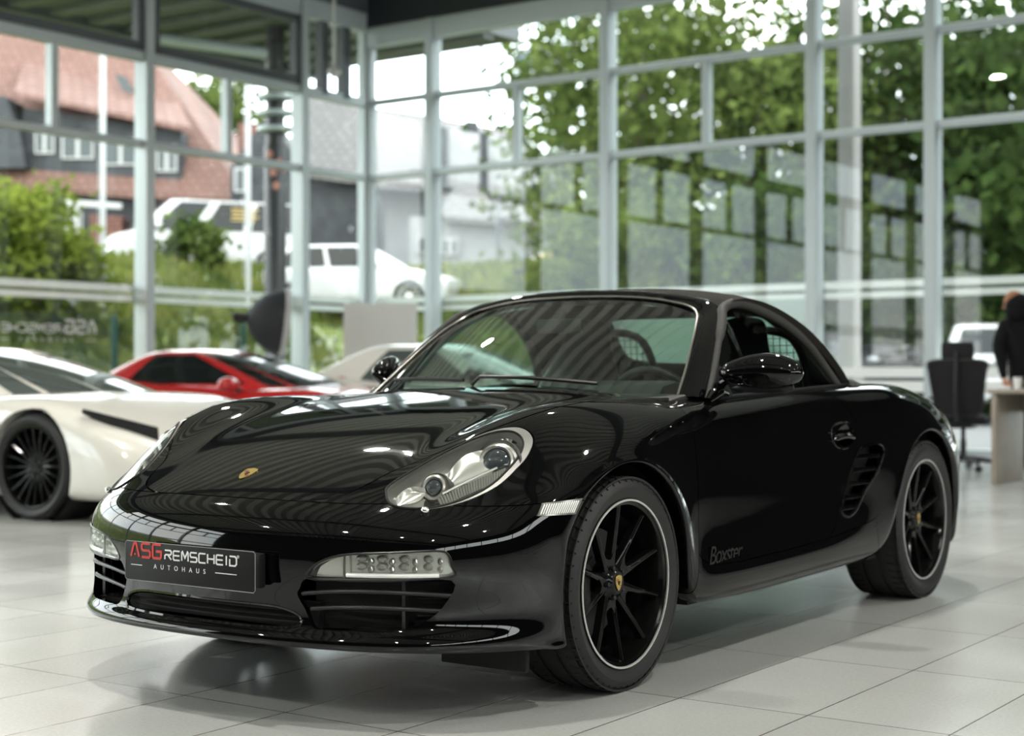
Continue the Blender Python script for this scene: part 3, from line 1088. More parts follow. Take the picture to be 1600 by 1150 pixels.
for s in (1, -1):
    src = panel('headlight', 6.5, 13.5, 0 if s > 0 else -11, 11 if s > 0 else 0, car, M_CLEAR, gap=(0, 0, 0, 0), depth=.006)
    trim = dup(src, 'headlight_trim', M_SATINCHROME)
    cut(src, [hl_prism(.925, s)], 'INTERSECT')
    cut(trim, [hl_prism(1.0, s)], 'INTERSECT')
    cut(trim, [hl_prism(.932, s)])
    trim.parent = src
    # rubber lip round the lamp
    MB().tube([L3(p) for p in mir([tuple(hl_surf(q) + HLN * .001) for q in hl_outline(.928)], s)], .0032, 6, closed=True).build('headlight_gasket', M_MATTBLACK, src)
    # housing bowl behind the lens
    rings = [(.93, .004), (.90, .030), (.80, .055), (.55, .075), (.2, .08)]
    bowl = MB()
    vs, fs = [], []
    n = len(HLR)
    base = np.array(hl_outline(.925))
    cen_ = base.mean(0)
    for sc, dep in rings:
        for q in base:
            p = cen_ + (q - cen_) * (sc / .93)
            p = hl_surf(p) - HLN * dep
            vs.append(L3((p[0], p[1] * s, p[2])))
    for i in range(len(rings) - 1):
        for k in range(n):
            l = (k + 1) % n
            fs.append((i * n + k, i * n + l, (i + 1) * n + l, (i + 1) * n + k))
    fs.append(tuple((len(rings) - 1) * n + k for k in range(n)))
    bowl.add(vs, fs)
    bowl.build('headlight_bowl', M_LAMPBOWL, src)

    def frame(p, depth, aim=(-.93, .22, .28)):
        """matrix with its z axis along the lamp's aim, placed behind the lens"""
        o = hl_surf(p) - HLN * depth
        z = Vector(L3((aim[0], aim[1] * s, aim[2]))).normalized()
        x = z.orthogonal().normalized()
        y = z.cross(x)
        M = Matrix((x, y, z)).transposed().to_4x4()
        M.translation = Vector(L3((o[0], o[1] * s, o[2])))
        return M
    for nm, p, R, r, dep in (('main_projector', (-.455, .694, .722), .070, .041, .034), ('side_projector', (-.632, .608, .655), .044, .023, .026)):
        Mx = frame(p, dep)
        ring = MB().lathe([(r + .002, -.05), (r + .002, .004), (r + .007, .009), (r + .013, .006), (r + .013, -.008), (R * .92, -.014), (R * .92, -.05)], 40, M=Mx)
        ring = ring.build(nm, M_SATINCHROME, src)
        MB().lathe([(r + .0015, -.03), (r + .0015, .0), (r * .8, .010), (r * .45, .016), (0, .018)], 32, M=Mx).build('projector_lens', M_LAMPLENS, ring)
        MB().lathe([(R * .92, -.012), (R * .99, -.006), (R * 1.03, -.016), (R * .97, -.05)], 40, M=Mx).build('projector_ring', M_LAMPGREY, ring)
    # bright crescent reflectors beside each projector
    def crescent(name, p0, p1, w0, w1, dep, mat):
        a, b = np.array(p0), np.array(p1)
        vs, fs = [], []
        K, J = 14, 6
        for i in range(K + 1):
            t = i / K
            c = a + (b - a) * t
            w = (w0 + (w1 - w0) * t) * math.sin(math.pi * min(1, .12 + t * .88)) ** .6
            for j in range(J + 1):
                q = (j / J - .5)
                pt = hl_surf(c + HL_V * q * w) - HLN * (dep + .018 * (1 - (2 * q) ** 2))
                vs.append(L3((pt[0], pt[1] * s, pt[2])))
        for i in range(K):
            for j in range(J):
                q = i * (J + 1) + j
                fs.append((q, q + 1, q + J + 2, q + J + 1))
        MB().add(vs, fs).build(name, mat, src)
    crescent('main_reflector', (-.590, .640, .690), (-.440, .680, .745), .080, .125, .030, M_REFLECTOR)
    crescent('side_reflector', (-.725, .555, .612), (-.655, .590, .645), .05, .075, .014, M_REFLECTOR)
    crescent('upper_reflector', (-.42, .690, .765), (-.372, .705, .775), .06, .05, .022, M_CHROME)
    # ribbed turn-signal strip along the lower edge
    st = MB()
    pa, pb_ = np.array((-.655, .640, .622)), np.array((-.455, .722, .690))
    qa, qb = np.array((-.665, .662, .603)), np.array((-.480, .735, .655))
    for k in range(26):
        t = k / 25
        p = hl_surf(pa + (pb_ - pa) * t) - HLN * .014
        q = hl_surf(qa + (qb - qa) * t) - HLN * .014
        st.tube([L3((p[0], p[1] * s, p[2])), L3((q[0], q[1] * s, q[2]))], .0042, 6)
    st.build('turn_signal_strip', M_CLEAR_RIB, src)
    MB().tube([L3((p[0], p[1] * s, p[2])) for p in [hl_surf(np.array((-.645, .645, .634)) * (1 - t) + np.array((-.475, .708, .690)) * t) - HLN * .010 for t in np.linspace(0, 1, 8)]], .0035, 6).build('signal_ledge', M_SATINCHROME, src)
    # washer nozzle below the lamp
    wq = np.array((-.712, .640, .583))
    w = MB().ball(L3((wq[0] - .004, wq[1] * s, wq[2] + .002)), .014, 12, 8, (1, .8, .75))
    w = w.build('headlight_washer', M_CHROME, car)
    MB().tube([L3((p[0], p[1] * s, p[2])) for p in [(-.752, .560, .589), (-.738, .60, .580), (-.712, .640, .576), (-.67, .68, .577)]], .0045, 6).build('washer_cap', M_PAINT, w)

    # side marker lamp, moulded to the bumper corner
    c4 = [np.array(p) for p in ((-.457, .828, .561), (-.425, .817, .595), (-.276, .862, .600), (-.314, .865, .557))]

    def mk(u, v, lift):
        p = c4[0] * (1 - u) * (1 - v) + c4[1] * (1 - u) * v + c4[2] * u * v + c4[3] * u * (1 - v)
        d = np.array([.42, -.9, 0])
        p = cast(p - d, d, T_SIDE2) - d * lift
        return L3((p[0], p[1] * s, p[2]))
    U, Vn = 10, 4
    vs = [mk(u / U, v / Vn, .005) for u in range(U + 1) for v in range(Vn + 1)] + [mk(u / U, v / Vn, -.004) for u in range(U + 1) for v in range(Vn + 1)]
    o_ = (U + 1) * (Vn + 1)
    fs = []
    for u in range(U):
        for v in range(Vn):
            q = u * (Vn + 1) + v
            fs.append((q, q + 1, q + Vn + 2, q + Vn + 1))
    rg = [u * (Vn + 1) for u in range(U + 1)] + [U * (Vn + 1) + v for v in range(1, Vn + 1)] + [u * (Vn + 1) + Vn for u in range(U - 1, -1, -1)] + [v for v in range(Vn - 1, 0, -1)]
    for k in range(len(rg)):
        a_, b_ = rg[k], rg[(k + 1) % len(rg)]
        fs.append((a_, b_, o_ + b_, o_ + a_))
    mo = make('side_marker', vs, fs, M_CLEAR_RIB, car, angle=30)
    rb = MB()
    for k in range(16):
        u = (k + .8) / 17.5
        rb.tube([mk(u, .12, .0062), mk(u, .88, .0062)], .0020, 5)
    rb.build('marker_ribs', M_LED, mo)

    # door handle: recessed cup with a pull
    hd = MB()
    hp = HANDLE
    ys = [surf_side(x, z) for x, z in hp]
    hd.tube([L3((x, (y + .001) * s, z)) for (x, z), y in zip(hp, ys)], .005, 6, closed=True)
    hobj = hd.build('door_handle', M_PAINT, car)
    hc_ = np.array(hp).mean(0)
    vs, fs = [], []
    for sc, dep in ((1.04, .004), (.90, .010), (.70, .020), (.35, .026)):
        for (x, z) in hp:
            xx, zz = hc_[0] + (x - hc_[0]) * sc, hc_[1] + (z - hc_[1]) * sc
            vs.append(L3((xx, (surf_side(xx, zz) - dep) * s, zz)))
    n_ = len(hp)
    for i in range(3):
        for k in range(n_):
            fs.append((i * n_ + k, i * n_ + (k + 1) % n_, (i + 1) * n_ + (k + 1) % n_, (i + 1) * n_ + k))
    fs.append(tuple(3 * n_ + k for k in range(n_)))
    make('handle_cup', vs, fs, M_PAINT, hobj, angle=60)
    MB().tube([L3((x, (surf_side(x, .712) + .010) * s, .704 + .012 * math.sin((x - 1.49) * 16))) for x in np.linspace(1.495, 1.675, 10)], [.004] + [.013] * 8 + [.005], 8, flat=.7).build('handle_pull', M_PAINT, hobj)

    # side air intake: liner, slats and surround
    vn = MB()
    vn.prism([L3((x, (surf_side(x, z) - .06) * s, z)) for x, z in VENT], L3((0, -.01 * s, 0)))
    vo = vn.build('side_vent', M_MATTBLACK, car)
    MB().tube([L3((x, (surf_side(x, z) + .001) * s, z)) for x, z in VENT], .0055, 6, closed=True).build('vent_surround', M_PAINT, vo)
    for k, (xa, xb, z) in enumerate(((1.70, 1.90, .63), (1.66, 1.87, .58), (1.625, 1.80, .53), (1.59, 1.74, .48), (1.565, 1.68, .44))):
        MB().tube([L3((x, (surf_side(x, z) - .006) * s, z)) for x in np.linspace(xa, xb, 6)], .011, 8, flat=.5).build('vent_slat', M_PAINT, vo)

# ------------------------------------------------------------------ glass house
WS_E = [(.63, .675, .868), (.74, .645, .955), (.85, .610, 1.045), (.95, .575, 1.120), (1.03, .535, 1.172)]
WS_TOP = [(1.055, .49, 1.198), (1.062, .42, 1.215), (1.060, .33, 1.230), (1.057, .2, 1.241), (1.055, 0, 1.246)]
WS_C = [(.435, 0, .903), (.59, 0, .992), (.75, 0, 1.084), (.91, 0, 1.170), (1.055, 0, 1.246)]


def densify(a, n=4):
    return catmull(a, n)


E5, C5 = densify(WS_E, 5), densify(WS_C, 5)
vs, fs = [], []
J = 24
for e, c in zip(E5, C5):
    for j in range(-J, J + 1):
        t = abs(j) / J
        k = t ** 2.6
        vs.append(L3((c[0] + (e[0] - c[0]) * k, e[1] * j / J, c[2] + (e[2] - c[2]) * k)))
W_ = 2 * J + 1
for i in range(len(E5) - 1):
    for j in range(W_ - 1):
        fs.append((i * W_ + j, i * W_ + j + 1, (i + 1) * W_ + j + 1, (i + 1) * W_ + j))
windscreen = make('windscreen', vs, fs, M_WINDSCREEN, car, angle=60)
EDGE = WS_E + WS_TOP
EDGE_D = catmull(EDGE, 5)
EDGE_ALL = EDGE_D + [(p[0], -p[1], p[2]) for p in EDGE_D[::-1][1:]]
MB().tube([L3((p[0] - .004, p[1], p[2] + .006)) for p in EDGE_ALL], .0045, 8).build('windscreen_trim', M_WSTRIM, windscreen)
OUT = [(.715, .738, .864), (.82, .705, .955), (.93, .668, 1.055), (1.03, .632, 1.130), (1.095, .597, 1.182), (1.122, .54, 1.222), (1.122, .44, 1.243), (1.115, .33, 1.256), (1.11, .2, 1.267), (1.108, 0, 1.272)]
OUT_D = catmull(OUT, 5)
OUT_ALL = OUT_D + [(p[0], -p[1], p[2]) for p in OUT_D[::-1][1:]]
vs, fs = [], []
for e, o in zip(EDGE_ALL, OUT_ALL):
    e, o = np.array(e), np.array(o)
    n = np.array([-.45, .55 * np.sign(e[1]) * min(1, abs(e[1]) / .4), .7])
    n /= np.linalg.norm(n)
    for q, h in ((0, .002), (.25, .013), (.5, .018), (.75, .015), (1, .004), (1, -.03), (.5, -.045), (0, -.025)):
        vs.append(L3(tuple(e + (o - e) * q + n * h)))
for i in range(len(EDGE_ALL) - 1):
    for k in range(8):
        l = (k + 1) % 8
        fs.append((i * 8 + k, i * 8 + l, (i + 1) * 8 + l, (i + 1) * 8 + k))
fs += [tuple(range(8)), tuple((len(EDGE_ALL) - 1) * 8 + k for k in range(8))]
make('windscreen_frame', vs, fs, M_PAINT, car, angle=50)

SIDE_TOP = [(.735, .737, .868), (.84, .702, .957), (.95, .664, 1.057), (1.05, .627, 1.137), (1.12, .594, 1.183), (1.25, .578, 1.206), (1.39, .592, 1.190), (1.56, .628, 1.140), (1.70, .665, 1.060), (1.79, .694, .975), (1.845, .724, .902)]
ST = catmull(SIDE_TOP, 6)
for s in (1, -1):
    vs, fs = [], []
    for x, y, z in ST:
        b = np.array([x, .738, .866 + (x - .735) * .034])
        a = np.array([x, y, z])
        for k in range(7):
            t = k / 6
            p = b + (a - b) * t
            p[1] += .012 * math.sin(math.pi * t) * min(1, (z - b[2]) * 4)
            vs.append(L3((p[0], p[1] * s, p[2])))
    for i in range(len(ST) - 1):
        for k in range(6):
            fs.append((i * 7 + k, i * 7 + k + 1, (i + 1) * 7 + k + 1, (i + 1) * 7 + k))
    sw = make('side_window', vs, fs, M_SIDEGLASS, car, angle=60)
    def seal_pt(p):
        c = np.array([1.28, .66, 1.0])
        d = np.array(p) - c
        d[1] = 0
        d /= np.linalg.norm(d)
        return L3((p[0] + d[0] * .014, (p[1] + .004) * s, p[2] + d[2] * .014))
    MB().tube([seal_pt(p) for p in ST], [.014] * 14 + [.019] * (len(ST) - 14), 10).build('window_seal', M_SEAL, sw)
    MB().tube([L3((x, (surf_side(x, .88) if False else .742) * s, .868 + (x - .735) * .034)) for x in np.linspace(.72, 1.93, 14)], .008, 8).build('belt_seal', M_BLACKTRIM, sw)
    # black triangle at the mirror foot
    tri = MB().prism([L3((.735, .742 * s, .868)), L3((.90, .742 * s, .872)), L3((.875, .700 * s, .985)), L3((.83, .710 * s, .955))], L3((0, .008 * s, 0)))
    tri.build('mirror_triangle', M_BLACKTRIM, sw)

# soft top
TC = [(1.085, 0, 1.262), (1.18, 0, 1.277), (1.33, 0, 1.291), (1.50, 0, 1.296), (1.68, 0, 1.289), (1.86, 0, 1.262), (2.02, 0, 1.212), (2.16, 0, 1.143), (2.28, 0, 1.075), (2.40, 0, 1.003), (2.49, 0, .948)]
TB = [(1.105, .585, 1.192), (1.18, .602, 1.225), (1.30, .608, 1.238), (1.44, .626, 1.222), (1.58, .660, 1.175), (1.70, .690, 1.115), (1.80, .714, 1.045), (1.885, .733, .975), (1.95, .742, .915), (2.14, .672, .912), (2.30, .545, .925)]
vs, fs = [], []
TCd, TBd = catmull(TC, 5), catmull(TB, 5)
J = 20
for i, (c, b) in enumerate(zip(TCd, TBd)):
    q = i / (len(TCd) - 1)
    for j in range(-J, J + 1):
        t = abs(j) / J
        px = 2.0 + 0.4 * q
        pz = 2.7 - .5 * q
        vs.append(((b[1]) * (j / J), c[0] + (b[0] - c[0]) * t ** px, c[2] + (b[2] - c[2]) * t ** pz))
W_ = 2 * J + 1
nt_ = len(TCd)
# closing skirt to the base line
for j in range(-J, J + 1):
    t = abs(j) / J
    vs.append((.52 * j / J, 2.50 - .17 * t ** 2.2, .935))
nt_ += 1
off = len(vs)
vin = [(v[0] * .975, v[1], v[2] - .022) for v in vs]
vs = vs + vin
for i in range(nt_ - 1):
    for j in range(W_ - 1):
        q = (i * W_ + j, i * W_ + j + 1, (i + 1) * W_ + j + 1, (i + 1) * W_ + j)
        fs.append(q)
        fs.append(tuple(off + k for k in q[::-1]))
ring = [i * W_ for i in range(nt_)] + [(nt_ - 1) * W_ + j for j in range(1, W_)] + [i * W_ + W_ - 1 for i in range(nt_ - 2, -1, -1)] + [j for j in range(W_ - 2, 0, -1)]
for k in range(len(ring)):
    a, b = ring[k], ring[(k + 1) % len(ring)]
    fs.append((a, b, off + b, off + a))
soft_top = make('soft_top', vs, fs, M_FABRIC, car, angle=45)
RW = catmull([(-.40, 1.01), (-.20, 1.0), (0, .998), (.20, 1.0), (.40, 1.01), (.44, 1.05), (.40, 1.16), (.36, 1.19), (.2, 1.196), (0, 1.198), (-.2, 1.196), (-.36, 1.19), (-.40, 1.16), (-.44, 1.05)], 3, True)
cut(soft_top, [([(1.85, y, z) for y, z in RW], (1.0, 0, 0))])


def top_x(y, z):
    t = min(1, abs(y) / .6)
    zz = [p[2] for p in TCd][::-1]
    xx = [p[0] for p in TCd][::-1]
    return float(np.interp(z + .05 * t ** 2, zz, xx)) - .03 * t ** 2


vs = [L3((top_x(y, z) - .012, y, z)) for y, z in RW] + [L3((top_x(0, 1.1) - .012, 0, 1.1))]
fs = [(i, (i + 1) % len(RW), len(RW)) for i in range(len(RW))]
rear_glass = make('rear_window', vs, fs, M_REARGLASS, soft_top, angle=60)
# pale seal where the fabric meets the body
MB().tube([L3((p[0] + .012, p[1] + .012, p[2] - .002)) for p in catmull([(1.90, .742, .905), (1.97, .748, .903), (2.07, .715, .908), (2.16, .672, .91), (2.30, .56, .925), (2.42, .38, .938), (2.51, 0, .945)], 5)], .010, 8).build('hood_seal', M_SEAL, soft_top)

# ------------------------------------------------------------------ wing mirrors


def fold(v, s=-1, deg=58.0):
    """the right-hand mirror is folded back against the door"""
    if s > 0:
        return tuple(v)
    px_, py_ = -.755, .775
    a = math.radians(deg)
    x, y = v[0] - px_, v[1] - py_
    return (px_ + x * math.cos(a) + y * math.sin(a), py_ - x * math.sin(a) + y * math.cos(a), v[2])


for s in (1, -1):
    sec = [(.772, .030, .022), (.80, .050, .036), (.86, .056, .051), (.92, .060, .058), (.97, .058, .055), (1.01, .050, .046), (1.04, .034, .030), (1.053, .012, .010)]
    vs, fs = [], []
    n = 20
    secd = catmull(sec, 4)
    for y, hx, hz in secd:
        k = (y - .772) / .28
        for i in range(n):
            a = 2 * math.pi * i / n
            cx, cz = math.cos(a), math.sin(a)
            x = .775 + .035 * k + hx * cx * (1.0 if cx < 0 else .75)
            z = .955 + .004 * math.sin(k * 3) + hz * (cz * 1.16 if cz > 0 else cz * .95)
            vs.append(L3((x, y * s, z)))
    for i in range(len(secd) - 1):
        for k in range(n):
            l = (k + 1) % n
            fs.append((i * n + k, i * n + l, (i + 1) * n + l, (i + 1) * n + k))
    fs += [tuple(range(n)), tuple((len(secd) - 1) * n + k for k in range(n))]
    if s < 0:
        vs = [fold(v) for v in vs]
    mo = make('wing_mirror', vs, fs, M_PAINT, car, angle=60)
    MB().tube([L3(p) for p in mir([(.80, .735, .895), (.79, .765, .928), (.785, .80, .948)], s)], [.026, .024, .022], 12, flat=.7).build('mirror_arm', M_PAINT, mo)
    MB().tube([L3(p) for p in mir([(.70, .755, .862), (.74, .752, .880), (.80, .742, .892), (.86, .742, .884)], s)], [.012, .022, .024, .012], 10).build('mirror_foot', M_PAINT, mo)
    MB().tube([fold(L3((.79 + (y - .80) * .1, y * s, .907)), s) for y in np.linspace(.80, 1.02, 10)], [.006] + [.018] * 8 + [.008], 10).build('mirror_lower_shell', M_BLACKTRIM, mo)
    gm = MB().ball(L3((.832, .925 * s, .955)), .1, 20, 10, (1.05, .06, .46))
    gm.v = [fold(v, s) for v in gm.v]
    gm.build('mirror_glass', M_CHROME, mo)

# ------------------------------------------------------------------ wheels


def wheel(name, parent, x, y, z, R, w, Rr, s=1, spokes=10, lip=None, rim_mat=None, tyre_mat=None, badge=True, tread=True, a0=92.0, disc=True, lipw=.006):
    """wheel in its parent's frame; outer face looks along +X*s"""
    rim_mat = rim_mat or M_RIM
    root = empty(name, (y * s, x, z), 0.0 if s > 0 else math.pi)
    root.parent = parent
    h = w / 2
    prof = []
    # tyre section, inner bead -> tread -> outer bead
    prof += [(Rr - .006, -h * .86), (Rr + .02, -h * .97), ((Rr + R) / 2, -h), (R - .022, -h * .96), (R - .008, -h * .86)]
    if tread:
        for c in (-.52, -.18, .18, .52):
            prof += [(R - .001, (c - .05) * w * .8), (R - .008, (c - .045) * w * .8), (R - .008, (c + .045) * w * .8), (R - .001, (c + .05) * w * .8)]
    else:
        prof += [(R, -h * .6), (R, h * .6)]
    prof += [(R - .008, h * .86), (R - .022, h * .96), ((Rr + R) / 2, h), (Rr + .02, h * .97), (Rr - .006, h * .86)]
    prof += [(Rr - .02, h * .5), (Rr - .02, -h * .5)]
    tyre = MB().lathe(prof, 72, 'X', closed=True).build('tyre', tyre_mat or M_RUBBER, root, angle=35)
    if tread:
        sip = MB()
        for k in range(54):
            a = 2 * math.pi * (k + .3) / 54
            for sg in (1, -1):
                p = [Vector((sg * h * u, math.cos(a + da) * rr, math.sin(a + da) * rr)) for u, rr, da in ((.50, R - .0005, 0), (.70, R - .0008, .02), (.86, R - .0072, .035), (.93, R - .0155, .04))]
                sip.tube(p, .0028, 4)
        sip.build('tread_marking', M_MATTBLACK, tyre)
    # rim barrel and lip
    face = h * .90
    b = MB().lathe([(Rr - .004, face), (Rr - .012, face - .004), (Rr - .020, face - .02), (Rr - .028, face - .07), (Rr - .03, -h * .8), (Rr - .004, -h * .86), (Rr - .02, -h * .84), (Rr - .036, -h * .75), (Rr - .036, face - .08), (Rr - .028, face - .03), (Rr - .02, face - .008)], 72, 'X', closed=True)
    b.build('rim_barrel', rim_mat, root)
    MB().lathe([(Rr - .003, face + .001), (Rr - .003, face + .004), (Rr - .003 - lipw, face + .004), (Rr - .003 - lipw, face - .001)], 72, 'X', closed=True).build('rim_edge', lip or M_SILVER, root)
    hub_d = face - .03
    hub = MB().lathe([(.0, hub_d), (.034, hub_d), (.040, hub_d - .006), (.052, hub_d - .012), (.062, hub_d - .03), (.066, hub_d - .06), (0, hub_d - .06)], 40, 'X').build('hub', rim_mat, root)
    nuts = MB()
    for k in range(5):
        a = math.radians(a0 + 18 + 72 * k)
        nuts.lathe([(.008, 0), (.008, .012), (.005, .014), (0, .014)], 8, 'X', (hub_d - .014, math.cos(a) * .047, math.sin(a) * .047))
    nuts.build('wheel_bolts', M_BLACKTRIM, hub)
    for k in range(spokes):
        a = math.radians(a0 + 360.0 / spokes * k)
        sp = MB()
        pts = [(hub_d - .016, .040), (hub_d - .010, .075), (hub_d - .004, .12), (hub_d + .004, .17), (face - .020, Rr - .045), (face - .016, Rr - .020)]
        wd = [.030, .024, .019, .016, .015, .020]
        vs, fs = [], []
        ca, sa = math.cos(a), math.sin(a)
        for (xx, rr), ww in zip(pts, wd):
            for q, dx in ((-.5, -.03), (-.5, -.006), (-.12, 0), (.12, 0), (.5, -.006), (.5, -.03)):
                t = q * ww
                vs.append((xx + dx, ca * rr - sa * t, sa * rr + ca * t))
        for i in range(len(pts) - 1):
            for j in range(6):
                l = (j + 1) % 6
                fs.append((i * 6 + j, i * 6 + l, (i + 1) * 6 + l, (i + 1) * 6 + j))
        fs += [tuple(range(6)), tuple((len(pts) - 1) * 6 + j for j in range(6))]
        sp.add(vs, fs)
        if k % 2 == 0:      # web joining a pair of spokes near the hub
            a2 = math.radians(a0 + 360.0 / spokes * (k + .5))
            da = math.pi / spokes
            wv = []
            for rr, dd in ((.045, -.012), (.085, -.010), (.070, -.010)):
                pass
            ring_ = [(math.cos(a2 + da * u) * rr, math.sin(a2 + da * u) * rr) for u, rr in ((-1, .05), (-1, .105), (-.5, .083), (0, .076), (.5, .083), (1, .105), (1, .05))]
            sp.prism([(hub_d - .010, p[0], p[1]) for p in ring_], (-.022, 0, 0))
        sp.build('spoke', rim_mat, root)
    if badge:
        crest(root, Matrix.Translation((hub_d + .0015, 0, 0)) @ Matrix(((0, 0, 1, 0), (1, 0, 0, 0), (0, 1, 0, 0), (0, 0, 0, 1))), .024)
    if disc:
        d = MB().lathe([(.075, -.03), (.16, -.03), (.16, -.005), (.075, -.005)], 48, 'X', closed=True)
        d.lathe([(0, .005), (.078, .005), (.078, -.03), (0, -.03)], 32, 'X')
        d = d.build('brake_disc', M_DISC, root)
        cal = MB()
        for sx in (-.045, .012):
            cal.prism([(sx, math.cos(a) * rr, math.sin(a) * rr) for a, rr in [(math.radians(t), .185) for t in range(150, 211, 10)] + [(math.radians(t), .105) for t in range(210, 149, -10)]], (.032, 0, 0))
        cal.build('brake_caliper', M_CALIPER, root, bevel=.004)
    return root


def crest(parent, M, r):
    """little enamel shield badge lying in the local XY plane"""
    out = [(-.74, .80), (-.35, .92), (0, 1.0), (.35, .92), (.74, .80), (.80, .3), (.66, -.3), (.36, -.75), (0, -1.0), (-.36, -.75), (-.66, -.3), (-.80, .3)]
    out = catmull(out, 3, True)
    sc = [(x * r * .9, y * r) for x, y in out]
    sh = MB().prism([M @ Vector((x, y, 0)) for x, y in sc], (M.to_3x3() @ Vector((0, 0, .0022)))).build('crest_badge', M_GOLD, parent)

    def quad(x0, x1, y0, y1, mat, nm, h=.0026):
        MB().prism([M @ Vector((x * r, y * r, .001)) for x, y in ((x0, y0), (x1, y0), (x1, y1), (x0, y1))], M.to_3x3() @ Vector((0, 0, h - .001))).build(nm, mat, sh, smooth=False)
    for k in range(3):
        quad(-.60, -.12, .16 + k * .15, .23 + k * .15, M_BADGERED if k % 2 == 0 else M_MATTBLACK, 'badge_stripe')
        quad(.12, .48, -.56 + k * .15, -.49 + k * .15, M_BADGERED if k % 2 == 0 else M_MATTBLACK, 'badge_stripe')
    MB().prism([M @ Vector((x * r, y * r, .001)) for x, y in catmull([(-.2, .2), (.2, .2), (.18, -.1), (0, -.3), (-.18, -.1)], 3, True)], M.to_3x3() @ Vector((0, 0, .0024))).build('badge_shield', M_MATTBLACK, sh, smooth=False)
    return sh


FWY, RWY = .743, .764
for s in (1, -1):
    wheel('front_wheel', car, 0, FWY, .3235, .3235, .235, .2574, s)
for s in (1, -1):
    wheel('rear_wheel', car, 2.415, RWY, .334, .334, .265, .2574, s)
# dark wheel-house liners and underbody
for s in (1, -1):
    for (ax, az, ar), yi, yo in ((ARCH_F, .52, .80), (ARCH_R, .50, .83)):
        vs, fs = [], []
        A = np.linspace(math.radians(-18), math.radians(198), 26)
        for a in A:
            for y, rr in ((yo, ar + .004), (yi, ar + .004), (yi, .02)):
                vs.append(L3((ax + math.cos(a) * rr, y * s, az + math.sin(a) * rr)))
        for i in range(len(A) - 1):
            for k in range(2):
                fs.append((i * 3 + k, i * 3 + k + 1, (i + 1) * 3 + k + 1, (i + 1) * 3 + k))
        make('wheel_house_liner', vs, fs, M_MATTBLACK, car)
ub = MB()
ub.box((0, -.55, .235), (1.30, .42, .04)).box((0, 0.0, .27), (1.0, .8, .10)).box((0, 1.25, .23), (1.62, 1.6, .06)).box((0, 2.4, .28), (.98, .8, .12)).box((0, 2.98, .26), (1.3, .42, .06))
ub.build('underbody_tray', M_MATTBLACK, car)
for s in (1, -1):
    MB().box((.64 * s, -.44, .160), (.30, .02, .085)).build('wheel_deflector', M_MATTBLACK, car, bevel=.004)

# ------------------------------------------------------------------ cabin
cab = MB()
cab.box((0, 1.3, .30), (1.5, 1.7, .06)).box((0, .50, .60), (1.40, .05, .55)).box((0, 2.02, .62), (1.36, .06, .56)).box((.72, 1.25, .58), (.03, 1.5, .54)).box((-.72, 1.25, .58), (.03, 1.5, .54)).box((0, 2.25, .90), (1.0, .50, .03))
cab.build('cabin_tub', M_DASH, car, smooth=False)
dash = MB()
prof = [(.50, .60), (.50, .865), (.66, .885), (.80, .880), (.90, .855), (.94, .80), (.93, .70), (.88, .60)]
dash.prism([L3((x, -.70, z)) for x, z in prof], L3((0, 1.40, 0)))
dash = dash.build('dashboard', M_DASH, car, bevel=.012)
MB().prism([L3((x, .20, z)) for x, z in [(.70, .87), (.74, .915), (.84, .93), (.92, .915), (.93, .86)]], L3((0, .36, 0))).build('instrument_hood', M_DASH, dash, bevel=.02)
